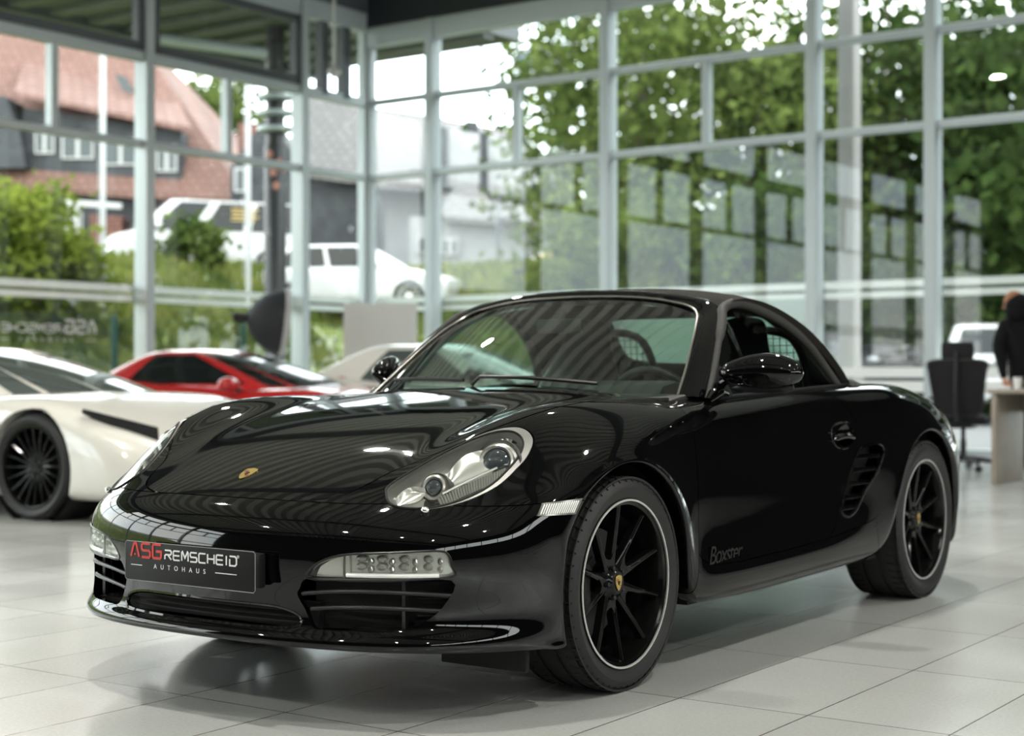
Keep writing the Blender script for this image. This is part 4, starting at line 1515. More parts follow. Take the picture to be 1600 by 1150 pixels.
# steering wheel on the left
SWM = Matrix.Translation(Vector(L3((1.03, .37, .80)))) @ Matrix.Rotation(math.radians(-66), 4, 'X')
swr = MB().lathe([(.185 + .016 * math.cos(a), .016 * math.sin(a)) for a in np.linspace(0, 2 * math.pi, 11)[:-1]], 48, 'Z', M=SWM, closed=True)
sw = swr.build('steering_wheel', M_LEATHER, car)
spk = MB()
for a in (0, 180, 270):
    ca, sa = math.cos(math.radians(a)), math.sin(math.radians(a))
    spk.bar(SWM @ Vector((ca * .04, sa * .04, .0)), SWM @ Vector((ca * .18, sa * .18, 0)), .035, .014)
spk.lathe([(0, .02), (.05, .02), (.062, .005), (.055, -.03), (0, -.03)], 24, 'Z', M=SWM)
spk.build('steering_spokes', M_LEATHER, sw)
for s in (1, -1):
    seat = empty('seat', L3((1.35, .37 * s, .33)))
    seat.parent = car
    MB().box((0, 0, .16), (.48, .50, .16)).build('seat_cushion', M_LEATHER, seat, bevel=.05, seg=3)
    bk = []
    for (xx, zz, ww, th) in ((.18, .22, .46, .13), (.24, .45, .50, .13), (.31, .62, .44, .11), (.34, .70, .30, .09), (.37, .80, .25, .075), (.39, .86, .20, .06)):
        bk.append([(sx * ww / 2 * k, xx + dy * th / 2 - .02 * (1 - k), zz) for sx, dy, k in ((-1, -1, .7), (0, -1, 0), (1, -1, .7), (1, 0, 1), (1, 1, .7), (0, 1, 0), (-1, 1, .7), (-1, 0, 1))])
    vs = [p for r in bk for p in r]
    fs = []
    for i in range(len(bk) - 1):
        for k in range(8):
            l = (k + 1) % 8
            fs.append((i * 8 + k, i * 8 + l, (i + 1) * 8 + l, (i + 1) * 8 + k))
    fs += [tuple(range(8)), tuple((len(bk) - 1) * 8 + k for k in range(8))]
    so = make('seat_back', vs, fs, M_LEATHER, seat, angle=80)
    md = so.modifiers.new('s', 'SUBSURF')
    md.levels = md.render_levels = 2
    # roll hoop with mesh screen behind the seat
    hp = catmull([(.20, .90), (.19, 1.02), (.13, 1.11), (0, 1.135), (-.13, 1.11), (-.19, 1.02), (-.20, .90)], 5)
    rh = MB().tube([L3((1.93 - (z - .9) * .12, (.36 + y) * s, z)) for y, z in hp], .018, 10).build('roll_hoop', M_BLACKTRIM, car)
    ms = MB()
    for k in range(13):
        y = -.18 + .03 * k
        top = 1.125 - .12 * (abs(y) / .19) ** 3
        ms.tube([L3((1.93, (.36 + y) * s, .90)), L3((1.93 - (top - .9) * .12, (.36 + y) * s, top))], .002, 4)
    for k in range(7):
        z = .92 + .03 * k
        ms.tube([L3((1.93 - (z - .9) * .12, (.36 - .18) * s, z)), L3((1.93 - (z - .9) * .12, (.36 + .18) * s, z))], .002, 4)
    ms.build('hoop_mesh', M_BLACKTRIM, rh)
# inner mirror
im = MB().box((0, .93, 1.135), (.21, .03, .055)).build('inner_mirror', M_BLACKTRIM, car, bevel=.012)
MB().tube([(0, .92, 1.15), (0, .955, 1.185)], .009, 8).build('inner_mirror_stem', M_BLACKTRIM, im)
# wipers parked along the foot of the windscreen


def ws_foot(y, up=0.0):
    t = abs(y) / .675
    k = t ** 2.6
    return np.array([.435 + (.63 - .435) * k + up * 1.0, y, .903 + (.868 - .903) * k + up * .57])


for y0, y1 in ((-.04, .43), (-.50, -.10)):
    arm = [ws_foot(y0, -.01) + np.array([-.01, 0, .018]), ws_foot(y0 + .02, .02) + np.array([-.015, 0, .03]), ws_foot((y0 + y1) / 2, .045) + np.array([-.015, 0, .016])]
    wo = MB().tube([L3(tuple(p)) for p in arm], [.012, .009, .006], 8, flat=.7).build('wiper', M_BLACKTRIM, car)
    ys_ = np.linspace(y0 + .02, y1, 8)
    MB().tube([L3(tuple(ws_foot(y, .05 - .028 * (y - y0) / (y1 - y0)) + np.array([-.010, 0, .016]))) for y in ys_], .007, 6).build('wiper_blade', M_BLACKTRIM, wo)

# ------------------------------------------------------------------ lettering


def text_mesh(name, txt, size, mat, parent, M, depth=.0008, spacing=1.0, align='CENTER', sx=1.0):
    c = bpy.data.curves.new(name, 'FONT')
    c.body = txt
    c.size = size
    c.extrude = depth
    c.space_character = spacing
    c.align_x = align
    c.align_y = 'CENTER'
    o = bpy.data.objects.new(name, c)
    COL.objects.link(o)
    dg = bpy.context.evaluated_depsgraph_get()
    me = bpy.data.meshes.new_from_object(o.evaluated_get(dg))
    bpy.data.objects.remove(o)
    bpy.data.curves.remove(c)
    me.transform(M @ Matrix.Diagonal((sx, 1, 1, 1)))
    me.name = name
    me.materials.clear()
    return link(name, me, mat, parent)


GLYPH = {   # rounded technical capitals as strokes in a unit box
    'A': [[(0, 0), (.36, .92), (.5, 1), (.64, .92), (1, 0)], [(.5, .12), (.5, .24)]],
    'S': [[(1, 1), (.12, 1), (0, .88), (0, .62), (.12, .5), (.88, .5), (1, .38), (1, .12), (.88, 0), (0, 0)]],
    'G': [[(1, 1), (.12, 1), (0, .88), (0, .12), (.12, 0), (.88, 0), (1, .12), (1, .5), (.4, .5)]],
    'R': [[(0, 1), (.86, 1), (1, .88), (1, .66), (.86, .52), (.15, .52), (0, .40), (0, 0)], [(.45, .52), (1, 0)]],
    'E': [[(1, 1), (.12, 1), (0, .88), (0, .12), (.12, 0), (1, 0)], [(0, .5), (.95, .5)]],
    'M': [[(0, 0), (0, .9), (.1, 1), (.5, .35), (.9, 1), (1, .9), (1, 0)]],
    'C': [[(1, 1), (.12, 1), (0, .88), (0, .12), (.12, 0), (1, 0)]],
    'H': [[(0, 1), (0, 0)], [(1, 1), (1, 0)], [(0, .5), (1, .5)]],
    'I': [[(.5, 1), (.5, 0)]],
    'D': [[(0, 1), (.8, 1), (1, .8), (1, .2), (.8, 0), (0, 0), (0, .7)]],
}


def stroke_text(txt, h, w, gap, t, M, depth=.0012):
    """flat stroke letters; returns MB and total width"""
    mb = MB()
    x = 0.0
    for ch in txt:
        cw = w * (.35 if ch == 'I' else 1)
        for st in GLYPH[ch]:
            P = [Vector((x + p[0] * cw, p[1] * h)) for p in st]
            n = len(P)
            L_, R_ = [], []
            for i in range(n):
                d0 = (P[i] - P[i - 1]).normalized() if i > 0 else None
                d1 = (P[i + 1] - P[i]).normalized() if i < n - 1 else None
                d = (d0 + d1).normalized() if d0 and d1 else (d0 or d1)
                k = 1.0
                if d0 and d1:
                    k = 1 / max(.5, math.cos(d0.angle(d1) / 2))
                nn = Vector((-d.y, d.x)) * (t / 2 * k)
                L_.append(P[i] + nn)
                R_.append(P[i] - nn)
            for i in range(n - 1):
                q = [L_[i], R_[i], R_[i + 1], L_[i + 1]]
                mb.prism([M @ Vector((p.x, p.y, 0)) for p in q], M.to_3x3() @ Vector((0, 0, depth)))
        x += cw + gap
    return mb, x - gap


def dealer_sign(parent, M, width, red, white, with_mark=True):
    """ASG REMSCHEID / AUTOHAUS lettering in the local XY plane, x from 0 to width"""
    k = width / .345
    mb, w1 = stroke_text('ASG', .030 * k, .0262 * k, .0085 * k, .0055 * k, M @ Matrix.Translation((0, .008 * k, 0)))
    mb.build('sign_lettering', red, parent, smooth=False)
    mb, w2 = stroke_text('REMSCHEID', .0195 * k, .0195 * k, .0065 * k, .0034 * k, M @ Matrix.Translation((w1 + .012 * k, .008 * k, 0)))
    mb.build('sign_lettering', white, parent, smooth=False)
    tw = w1 + .012 * k + w2
    text_mesh('sign_lettering', 'AUTOHAUS', .0145 * k, white, parent, M @ Matrix.Translation((tw * .47, -.0105 * k, 0)), .0006, 2.6)
    ln = MB()
    for a, b in ((0, .035 * k), (tw - .062 * k, tw)):
        ln.prism([M @ Vector(p) for p in ((a, -.011 * k, 0), (b, -.011 * k, 0), (b, -.0093 * k, 0), (a, -.0093 * k, 0))], M.to_3x3() @ Vector((0, 0, .001)))
    ln.build('sign_rule', white, parent, smooth=False)
    if with_mark:
        text_mesh('sign_mark', '\u00ae', .009 * k, white, parent, M @ Matrix.Translation((tw + .004 * k, .027 * k, 0)), .0005)
    return tw


PLX, PLZ = -.977, .4155
pb = MB().box((0, PLX, PLZ), (.52, .004, .112))
plate = pb.build('licence_plate', M_PLATE, car, bevel=.0015)
rim = catmull([(-.26, -.05), (-.254, -.056), (.254, -.056), (.26, -.05), (.26, .05), (.254, .056), (-.254, .056), (-.26, .05)], 1, True)
MB().tube([(y, PLX - .0015, PLZ + z) for y, z in rim], .0013, 6, closed=True).build('plate_edge', M_PLATERIM, plate)
MB().box((0, PLX + .026, PLZ), (.505, .045, .095)).build('plate_holder', M_BLACKTRIM, plate, bevel=.006)
PM = Matrix.Translation((-.235, PLX - .0022, PLZ + .002)) @ Matrix.Rotation(math.pi / 2, 4, 'X')
dealer_sign(plate, PM, .455, M_REDINK, M_WHITEINK)
# hood crest lies on the hood
ex = -.745
ez = surf_top(ex, 0.0)
sl_ = math.atan2(surf_top(-.70, 0) - surf_top(-.79, 0), .09)
CM = Matrix.Translation((0, ex, ez + .0005)) @ Matrix.Rotation(sl_, 4, 'X')
crest(hood, CM, .033)
# model script low on the door
TM = Matrix(((0, 0, 1, surf_side(.60, .358) + .0035), (1, .25, 0, .60), (0, 1, 0, .358), (0, 0, 0, 1)))
text_mesh('door_script', 'Boxster', .085, M_DECAL, doors[0], TM @ Matrix.Shear('XZ', 4, (0.0, 0.0)), .0004, .85)
# ================================================================== the other vehicles
M_WHITEPAINT = pbr('pearl_white_paint', (0.68, 0.66, 0.60), 0.25, coat=1.0)
M_REDPAINT = pbr('red_paint', (0.42, 0.008, 0.01), 0.25, coat=1.0)
M_CREAMPAINT = pbr('cream_white_paint', (0.70, 0.68, 0.62), 0.25, coat=1.0)
M_VANPAINT = pbr('white_van_paint', (0.46, 0.46, 0.455), 0.3, coat=0.8)
M_SILVERPAINT = pbr('silver_paint', (0.20, 0.21, 0.22), 0.3, metal=0.4, coat=1.0)
M_DARKPAINT = pbr('dark_blue_paint', (0.012, 0.018, 0.024), 0.2, coat=1.0)
M_YELLOWPAINT = pbr('yellow_paint', (0.75, 0.55, 0.08), 0.3, coat=1.0)
M_CARGLASS = pbr('dark_car_glass', (0.008, 0.010, 0.010), 0.06, spec=0.35)
M_GREYGLASS = pbr('grey_car_glass', (0.07, 0.085, 0.08), 0.05, spec=0.9)
M_TAIL = pbr('red_tail_lamp', (0.55, 0.03, 0.03), 0.2, emit=(1.0, .08, .06), emit_s=.6)
M_GOLDINK = pbr('gold_lettering', (0.55, 0.40, 0.15), 0.5)


def gridspline(sections, m=4):
    """sections: list of equally long half profiles (y>=0 from the top centre down); returns dense full grid"""
    P = np.array(sections, float)
    hf = P[:, 1:, :] * np.array([1, -1, 1])
    F = np.concatenate([hf[:, ::-1, :], P], axis=1)
    A, B = spline_matrix(F.shape[0], m, 0), spline_matrix(F.shape[1], m, 0)
    c = F.copy()
    l = np.einsum('ai,bj,ijk->abk', A[::m], B[::m], c)
    c = c + (F - l) * .75
    return np.einsum('ai,bj,ijk->abk', A, B, c)


def solid_from_grid(name, Gd, mat, parent):
    n, k = Gd.shape[:2]
    V = Gd.reshape(-1, 3)[:, [1, 0, 2]]
    Fc = [(i * k + j, (i + 1) * k + j, (i + 1) * k + j + 1, i * k + j + 1) for i in range(n - 1) for j in range(k - 1)]
    Fc += [(i * k, i * k + k - 1, (i + 1) * k + k - 1, (i + 1) * k) for i in range(n - 1)]
    Fc += [tuple(range(k)), tuple((n - 1) * k + j for j in range(k))[::-1]]
    return make(name, V, Fc, mat, parent, angle=45)


def other_car(name, label, cat, pos, heading, spec, paint, group=None, detail=True):
    """pos: ground point under the front axle centre; heading: angle of the nose direction (radians from +X)"""
    # car frame: x back, y left ; local X = left, local Y = back
    root = empty(name, (pos[0], pos[1], pos[2] if len(pos) > 2 else 0), heading + math.pi / 2, label, cat, group)
    w = spec['half']
    secs = []
    for x, zd, wf, zb in spec['body']:
        ww = w * wf
        sh = spec.get('shoulder', .10)
        secs.append([(x, 0, zd + .02), (x, ww * .35, zd + .018), (x, ww * .62, zd + .008), (x, ww * .84, zd - .005), (x, ww * .95, zd - sh * .45), (x, ww * .99, zd - sh * 1.1),
                     (x, ww * 1.0, (zd + zb) / 2), (x, ww * .985, zb + .10), (x, ww * .95, zb + .02), (x, ww * .80, zb)])
    body = solid_from_grid('body', gridspline(secs, 3), paint, root)
    R, tw = spec['R'], spec['tw']
    cs = []
    for wx in (0.0, spec['wb']):
        for s in (1, -1):
            cyl = MB().lathe([(0, 0), (R * 1.10, 0), (R * 1.10, .62), (0, .62)], 32, 'X', (s * (w - .40) - (0 if s > 0 else .62) + 0, wx, R))
            cs.append(cyl.build('cutter', M_MATTBLACK, root, smooth=False))
    boolean(body, cs)
    drop(cs)
    for wx in (0.0, spec['wb']):
        for s in (1, -1):
            wheel('wheel', root, wx, w - tw / 2 - .025, R, R, tw, R * spec.get('rimf', .76), s, spokes=spec.get('spokes', 10), lip=spec.get('lip', M_RIM), rim_mat=spec.get('rim', M_RIM), badge=False, tread=False, disc=False, lipw=.012)
            h = MB().lathe([(R * 1.12, -.02 * s), (R * 1.12, -.34 * s), (0, -.34 * s)], 28, 'X', (s * (w - .03), wx, R), caps=False)
            h.build('wheel_house_liner', M_MATTBLACK, root, smooth=False)
    # cabin
    g = spec['cabin']
    zb_, zr = g['z0'], g['z1']
    a0, a1, r0, r1, wb_, wr = g['a0'], g['a1'], g['r0'], g['r1'], g['wb'], g['wr']
    bow = g.get('bow', .18)
    rb = g.get('rbow', .08)

    def ring(t, grow_=0.0):
        x0, x1 = a0 + (r0 - a0) * t, a1 + (r1 - a1) * t
        ww = wb_ + (wr - wb_) * (max(t, 0) ** 1.15)
        z = zb_ + (zr - zb_) * (1 - (1 - t) ** 1.12 if t > 0 else t)
        pts = []
        for k in range(9):      # front edge, bowed forward in the middle
            u = -1 + 2 * k / 8
            pts.append((x0 - bow * (1 - abs(u) ** 2.2) * (1 - .55 * t) - grow_, u * (ww * .93), z))
        for k in range(9):
            v = k / 8
            pts.append((x0 + .06 + (x1 - x0 - .12) * v, (ww + .02 * math.sin(math.pi * v)) + grow_, z))
        for k in range(9):
            u = 1 - 2 * k / 8
            pts.append((x1 + rb * (1 - abs(u) ** 2.2) * (1 - .4 * t) + grow_, u * (ww * .93), z))
        for k in range(9):
            v = 1 - k / 8
            pts.append((x0 + .06 + (x1 - x0 - .12) * v, -(ww + .02 * math.sin(math.pi * v)) - grow_, z))
        return pts
    T = [-.12] + [i / 14 for i in range(15)]
    vs, fs = [], []
    for t in T:
        vs += [L3(p) for p in ring(t)]
    top = ring(1.0)
    cx, n = sum(p[0] for p in top) / 36, 36
    for f_, dz in ((.82, .028), (.5, .045)):
        vs += [L3((cx + (p[0] - cx) * f_, p[1] * f_, p[2] + dz * g.get('crown', 1.0))) for p in top]
    nl = len(T) + 2
    for i in range(nl - 1):
        for k in range(n):
            l = (k + 1) % n
            fs.append((i * n + k, i * n + l, (i + 1) * n + l, (i + 1) * n + k))
    fs.append(tuple((nl - 1) * n + k for k in range(n)))
    fs.append(tuple(range(n))[::-1])
    cabin = make('cabin', vs, fs, g.get('mat', paint), root, angle=50)

    def patch(nm, k0, k1, t0, t1, mat, par=cabin, lift=.006):
        """glass panel over cabin ring columns k0..k1"""
        vs, fs = [], []
        ts = [t0 + (t1 - t0) * i / 14 for i in range(15)]
        K = 12
        for t in ts:
            rg = ring(t, lift)
            for i in range(K + 1):
                q = k0 + (k1 - k0) * i / K
                a = int(math.floor(q)) % 36
                f_ = q - math.floor(q)
                p, p2 = rg[a], rg[(a + 1) % 36]
                vs.append(L3([p[c] + (p2[c] - p[c]) * f_ for c in range(3)]))
        for i in range(14):
            for j in range(K):
                fs.append((i * (K + 1) + j, i * (K + 1) + j + 1, (i + 1) * (K + 1) + j + 1, (i + 1) * (K + 1) + j))
        ob = make(nm, vs, fs, mat, par, angle=60)
        return ob
    gl = g.get('glass', M_CARGLASS)
    patch('windscreen', .15, 7.85, g.get('wt0', .03), .95, gl)
    if g.get('rear', True):
        patch('rear_window', 18.6, 25.4, .15, .88, gl)
    for (q0, q1) in g.get('side', ((9.5, 12.8), (13.1, 16.6))):
        patch('side_window', q0, q1, .06, .92, g.get('sglass', gl))
        patch('side_window', 44 - q0, 44 - q1, .06, .92, g.get('sglass', gl))
    # lamps, mirrors, grille, plate
    x_f = spec['body'][0][0]
    for s in (1, -1):
        hl = spec.get('lamp')
        if hl:
            (xa, ya, za), (xb, yb, zb2), hh = hl
            MB().prism([L3((xa, ya * s, za)), L3((xb, yb * s, zb2)), L3((xb + .03, (yb - .02) * s, zb2 - (hh if np.isscalar(hh) else hh[1]))), L3((xa - .02, (ya + .01) * s, za - (hh * .45 if np.isscalar(hh) else hh[0])))], L3((-.02, .022 * s, .012))).build('headlight', spec.get('lampmat', M_LAMPGREY), root, bevel=.006)
        mr = spec.get('mirror')
        if mr:
            mo = MB().ball(L3((mr[0], mr[1] * s, mr[2])), .125, 16, 8, (1.15, .65, .58))
            mo = mo.build('wing_mirror', spec.get('mirrormat', paint), root)
            MB().tube([L3((mr[0], (mr[1] - .2) * s, mr[2] - .06)), L3((mr[0], (mr[1] - .04) * s, mr[2] - .03))], .022, 8).build('mirror_arm', M_BLACKTRIM, mo)
        tl = spec.get('tail')
        if tl:
            MB().box(L3((tl[0], tl[1] * s, tl[2])), (tl[3], .06, tl[4])).build('tail_lamp', M_TAIL, root, bevel=.015)
    return root


SPORT = dict(half=1.00, R=.345, tw=.26, wb=2.70, spokes=20, shoulder=.13, rimf=.80,
             body=[(-1.12, .40, .50, .24), (-1.05, .47, .80, .17), (-.80, .56, .93, .13), (-.45, .68, .98, .13), (0, .80, 1.0, .13), (.45, .80, .99, .13), (1.0, .80, .97, .13), (1.7, .84, .98, .13), (2.4, .90, 1.0, .13), (2.9, .92, 1.0, .15), (3.3, .88, .97, .22), (3.6, .72, .88, .32), (3.66, .60, .70, .40)],
             cabin=dict(z0=.80, z1=1.10, a0=.48, a1=2.75, r0=1.42, r1=2.0, wb=.78, wr=.52, bow=.42, side=((9.6, 14.5),), wt0=.0),
             lamp=((-.86, .70, .60), (-.40, .90, .715), (.15, .02)), mirror=(.72, 1.02, .93), lampmat=M_MATTBLACK, lip=M_RIM)
# white wedge supercar on the far left, nose to the right
lam_pos = at(47, 815, 10.15)
hd = math.radians(-31)
nrm = np.array([math.cos(hd - math.pi / 2), math.sin(hd - math.pi / 2)])   # right-hand side, facing the lens
lp = np.array([lam_pos.x, lam_pos.y]) - nrm * (1.00 - .03)
SPL = dict(SPORT)
SPL['mirror'] = None
SPL['cabin'] = dict(SPORT['cabin'], glass=M_GREYGLASS, sglass=M_CARGLASS)
white_sports = other_car('sports_car', 'pearl white wedge-shaped sports car with black wheels at the far left', 'car', (lp[0], lp[1], 0), hd, SPL, M_WHITEPAINT)
# red sports car behind it
SPR = dict(SPORT)
SPR['mirrormat'] = M_REDPAINT
SPR['mirror'] = (.80, 1.08, .84)
SPR['cabin'] = dict(SPORT['cabin'], side=((9.25, 15.2),), z0=.82, z1=1.15, a0=.62, r0=1.55, r1=2.15, wb=.80, wr=.54)
rp = at(560, 700, 15.6)
red_sports = other_car('sports_car', 'red sports car with red mirror and dark windows, behind the white wedge-shaped one', 'car', (rp.x, rp.y, 0), math.radians(-24), SPR, M_REDPAINT)
# cream coupe seen beside and through the roadster's windscreen
SPC = dict(SPORT)
SPC['cabin'] = dict(SPORT['cabin'], z0=.82, z1=1.22, a0=.55, a1=3.0, r0=1.35, r1=2.2, glass=M_GREYGLASS)
SPC['mirrormat'] = M_BLACKTRIM
cp = at(900, 700, 16.6)
cream = other_car('sports_car', 'cream white coupe with arched roof, seen past the roadster\'s windscreen', 'car', (cp.x, cp.y, 0), math.radians(-24), SPC, M_CREAMPAINT)

# ---- vehicles outside
VAN = dict(half=.95, R=.33, tw=.22, wb=3.0, spokes=10, shoulder=.06, lip=M_SILVER, rim=M_SILVER,
           body=[(-.93, .80, .82, .34), (-.88, .95, .95, .26), (-.5, 1.06, .99, .24), (.2, 1.12, 1.0, .24), (2.0, 1.12, 1.0, .24), (3.6, 1.12, 1.0, .26), (3.93, 1.1, .97, .30), (3.96, 1.0, .92, .34)],
           cabin=dict(z0=1.08, z1=1.90, a0=-.28, a1=3.92, r0=.62, r1=3.80, wb=.92, wr=.80, bow=.16, rbow=.03, side=((9.5, 11.4), (12.0, 14.0), (14.4, 16.7)), crown=.8),
           lamp=((-.90, .55, .86), (-.70, .86, .92), .16), lampmat=M_CLEAR_RIB, mirror=(.22, 1.05, 1.22), tail=(3.93, .86, 1.0, .12, .3))
vp = at(222, 470, 39.5)
van = other_car('van', 'white van with a black rear side window and gold lettering, on the bank outside', 'van', (vp.x, vp.y, 3.35), math.radians(204), VAN, M_VANPAINT)
HATCH = dict(half=.88, R=.31, tw=.2, wb=2.55, spokes=10, shoulder=.10, lip=M_SILVER, rim=M_SILVER,
             body=[(-.82, .62, .70, .30), (-.78, .70, .90, .22), (-.4, .82, .97, .20), (.3, .92, 1.0, .20), (1.5, .95, 1.0, .20), (2.6, .98, 1.0, .22), (3.2, .96, .95, .30), (3.3, .88, .85, .36)],
             cabin=dict(z0=.92, z1=1.42, a0=.38, a1=3.22, r0=1.15, r1=2.75, wb=.80, wr=.62, bow=.22, rbow=.06),
             lamp=((-.72, .50, .72), (-.36, .80, .80), .13), lampmat=M_CLEAR_RIB, mirror=(.75, .95, 1.0), tail=(3.16, .78, .9, .14, .16))
hp_ = at(655, 470, 34.0)
hatch = other_car('hatchback', 'white hatchback parked on the bank beyond the corner of the glass walls', 'car', (hp_.x, hp_.y, 2.25), math.radians(-12), HATCH, M_VANPAINT)
yp = at(805, 470, 43.0)
yel = other_car('hatchback', 'yellow car roof showing over the grass below the pale grey houses', 'car', (yp.x, yp.y, 3.05), math.radians(-170), HATCH, M_YELLOWPAINT)
ESTATE = dict(half=.95, R=.36, tw=.24, wb=2.85, spokes=10, shoulder=.10, lip=M_SILVER, rim=M_SILVER,
              body=[(-.90, .68, .72, .34), (-.86, .78, .92, .26), (-.4, .92, .98, .24), (.4, 1.02, 1.0, .24), (1.8, 1.05, 1.0, .24), (3.0, 1.08, 1.0, .26), (3.62, 1.08, .97, .30), (3.72, .98, .93, .34)],
              cabin=dict(z0=1.02, z1=1.62, a0=.55, a1=3.66, r0=1.35, r1=3.30, wb=.86, wr=.66, bow=.2, rbow=.05),
              lamp=((-.80, .55, .80), (-.45, .86, .86), .12), lampmat=M_CLEAR_RIB, mirror=(.9, 1.03, 1.12), tail=(3.66, .80, 1.0, .30, .12))
# white estate seen from behind at the right
ap = at(1556, 640, 26.9)
ap = ap + Vector((math.cos(math.radians(75)), math.sin(math.radians(75)), 0)) * 3.7
audi = other_car('estate_car', 'white estate car seen from behind beyond the office chair, outside the glass', 'car', (ap.x, ap.y, .15), math.radians(75), ESTATE, M_VANPAINT)
for k in range(4):
    MB().lathe([(.075 + .010 * math.cos(a), .010 * math.sin(a)) for a in np.linspace(0, 2 * math.pi, 7)[:-1]], 20, 'Y', (-.16 + .107 * k, 3.765, .90), closed=True).build('badge_ring', M_CHROME, audi)
for k in range(4):
    MB().bar(L3((2.05 + .0 * k, .93, 1.70 - .09 * k)), L3((2.75 - .1 * (k % 2), .93, 1.70 - .09 * k)), .02, .035).build('gold_lettering', M_GOLDINK, van)
MB().tube([L3((3.15 + .18 * math.cos(a), .915, 1.50 + .2 * math.sin(a))) for a in np.linspace(0, math.pi, 9)], .022, 6).build('gold_emblem', M_GOLDINK, van)
MB().box((0, 3.745, .62), (.52, .02, .11)).build('number_plate', M_WHITEINK, audi)
MB().box((0, 3.69, .82), (1.5, .06, .16)).build('rear_panel', pbr('blue_grey_panel', (.03, .06, .09), .3), audi, bevel=.02)
dp = at(1394, 640, 29.5)
dp = dp + Vector((math.cos(math.radians(84)), math.sin(math.radians(84)), 0)) * 3.2
dark = other_car('saloon_car', 'dark blue car parked outside, between the steel column and the next post', 'car', (dp.x, dp.y, .05), math.radians(84), HATCH, M_DARKPAINT)
sp_ = at(1270, 640, 28.0)
silv = other_car('estate_car', 'silver car outside, half hidden by the warm grey steel column', 'car', (sp_.x, sp_.y, .05), math.radians(-104), ESTATE, M_SILVERPAINT)
# ================================================================== outdoors


def leafy(name, c1, c2, trans=0.35):
    if name in MATS:
        return MATS[name]
    m = bpy.data.materials.new(name)
    m.use_nodes = True
    nt = m.node_tree
    nt.nodes.clear()
    out = nt.nodes.new('ShaderNodeOutputMaterial')
    tc = nt.nodes.new('ShaderNodeTexCoord')
    no = nt.nodes.new('ShaderNodeTexNoise')
    no.inputs['Scale'].default_value = 1.1
    no.inputs['Detail'].default_value = 6
    cr = nt.nodes.new('ShaderNodeValToRGB')
    cr.color_ramp.elements[0].position = .34
    cr.color_ramp.elements[1].position = .66
    cr.color_ramp.elements[0].color = (*c1, 1)
    cr.color_ramp.elements[1].color = (*c2, 1)
    df = nt.nodes.new('ShaderNodeBsdfDiffuse')
    tr = nt.nodes.new('ShaderNodeBsdfTranslucent')
    mx = nt.nodes.new('ShaderNodeMixShader')
    mx.inputs['Fac'].default_value = trans
    nt.links.new(tc.outputs['Object'], no.inputs['Vector'])
    nt.links.new(no.outputs['Fac'], cr.inputs['Fac'])
    nt.links.new(cr.outputs['Color'], df.inputs['Color'])
    nt.links.new(cr.outputs['Color'], tr.inputs['Color'])
    nt.links.new(df.outputs['BSDF'], mx.inputs[1])
    nt.links.new(tr.outputs['BSDF'], mx.inputs[2])
    nt.links.new(mx.outputs['Shader'], out.inputs['Surface'])
    MATS[name] = m
    return m


M_LEAF_A = leafy('mid_green_leaf', (0.027, 0.048, 0.012), (0.125, 0.16, 0.045), .4)
M_LEAF_B = leafy('dark_green_leaf', (0.013, 0.028, 0.009), (0.062, 0.095, 0.027), .4)
M_LEAF_Y = leafy('yellow_green_leaf', (0.075, 0.11, 0.016), (0.21, 0.25, 0.045))
M_GRASS = leafy('bank_grass_green', (0.068, 0.10, 0.022), (0.20, 0.215, 0.065), .3)
M_BARK = mottled('grey_brown_bark', (0.05, 0.04, 0.03), (0.11, 0.09, 0.07), 6, .9, stretch=(1, 1, .2))
M_SOIL = mottled('grassy_soil', (0.08, 0.11, 0.022), (0.15, 0.175, 0.05), 1.2, .95)
M_ASPHALT = mottled('grey_asphalt', (0.14, 0.14, 0.14), (0.19, 0.19, 0.185), 30, .9)


def sstep(x):
    x = min(1.0, max(0.0, x))
    return x * x * (3 - 2 * x)


def bank(t, r):
    """height of the ground outside; t along the left wall (positive beyond the rear wall), r along the rear wall"""
    hl = 3.25 * sstep((-r - 4.5) / 7.5)
    hr = 3.25 * sstep((t - 5.0) / 8.0) * sstep((1.5 - r) / 4.5)
    return max(hl, hr)


vs, fs = [], []
TT = [-30 + 1.5 * i for i in range(66)]
RR_ = [-60 + 1.5 * i for i in range(78)]
for t in TT:
    for r in RR_:
        inside = (t < .2 and r > -.2)
        vs.append(W(t, r, -.12 if inside else bank(t, r) - .02))
nR = len(RR_)
fs = [(i * nR + j, (i + 1) * nR + j, (i + 1) * nR + j + 1, i * nR + j + 1) for i in range(len(TT) - 1) for j in range(nR - 1)]
ter = make('ground_outside', vs, fs, M_SOIL, None, angle=80)
tag(ter, 'grassy bank and yard outside the showroom', kind='structure')
yd = MB().add([W(.2, 1.6, .02), W(30, 1.6, .02), W(30, 46, .02), W(.2, 46, .02)], [(0, 1, 2, 3)])
tag(yd.build('yard_asphalt', M_ASPHALT, smooth=False), 'grey asphalt yard behind the rear glass wall', kind='structure')


def cards(n, place, size, npr, aspect=1.0, upright=0.0):
    """n little leaf quads as arrays"""
    c = place(n, npr)
    a = npr.uniform(0, 2 * np.pi, n)
    tilt = npr.uniform(-1, 1, n)
    s = size * npr.uniform(.6, 1.3, n)
    u = np.stack([np.cos(a), np.sin(a), npr.uniform(-.4, .4, n) * (1 - upright)], 1)
    v = np.stack([-np.sin(a) * tilt * (1 - upright), np.cos(a) * tilt * (1 - upright), np.sqrt(1 - (tilt * (1 - upright)) ** 2)], 1)
    u *= s[:, None] * .5
    v *= s[:, None] * .5 * aspect
    q = np.stack([c - u * .3 - v, c + u, c + u * .3 + v, c - u], 1) if upright == 0 else np.stack([c - u, c + u, c + u * .2 + v * 2, c - u * .2 + v * 2], 1)
    return q.reshape(-1, 3)


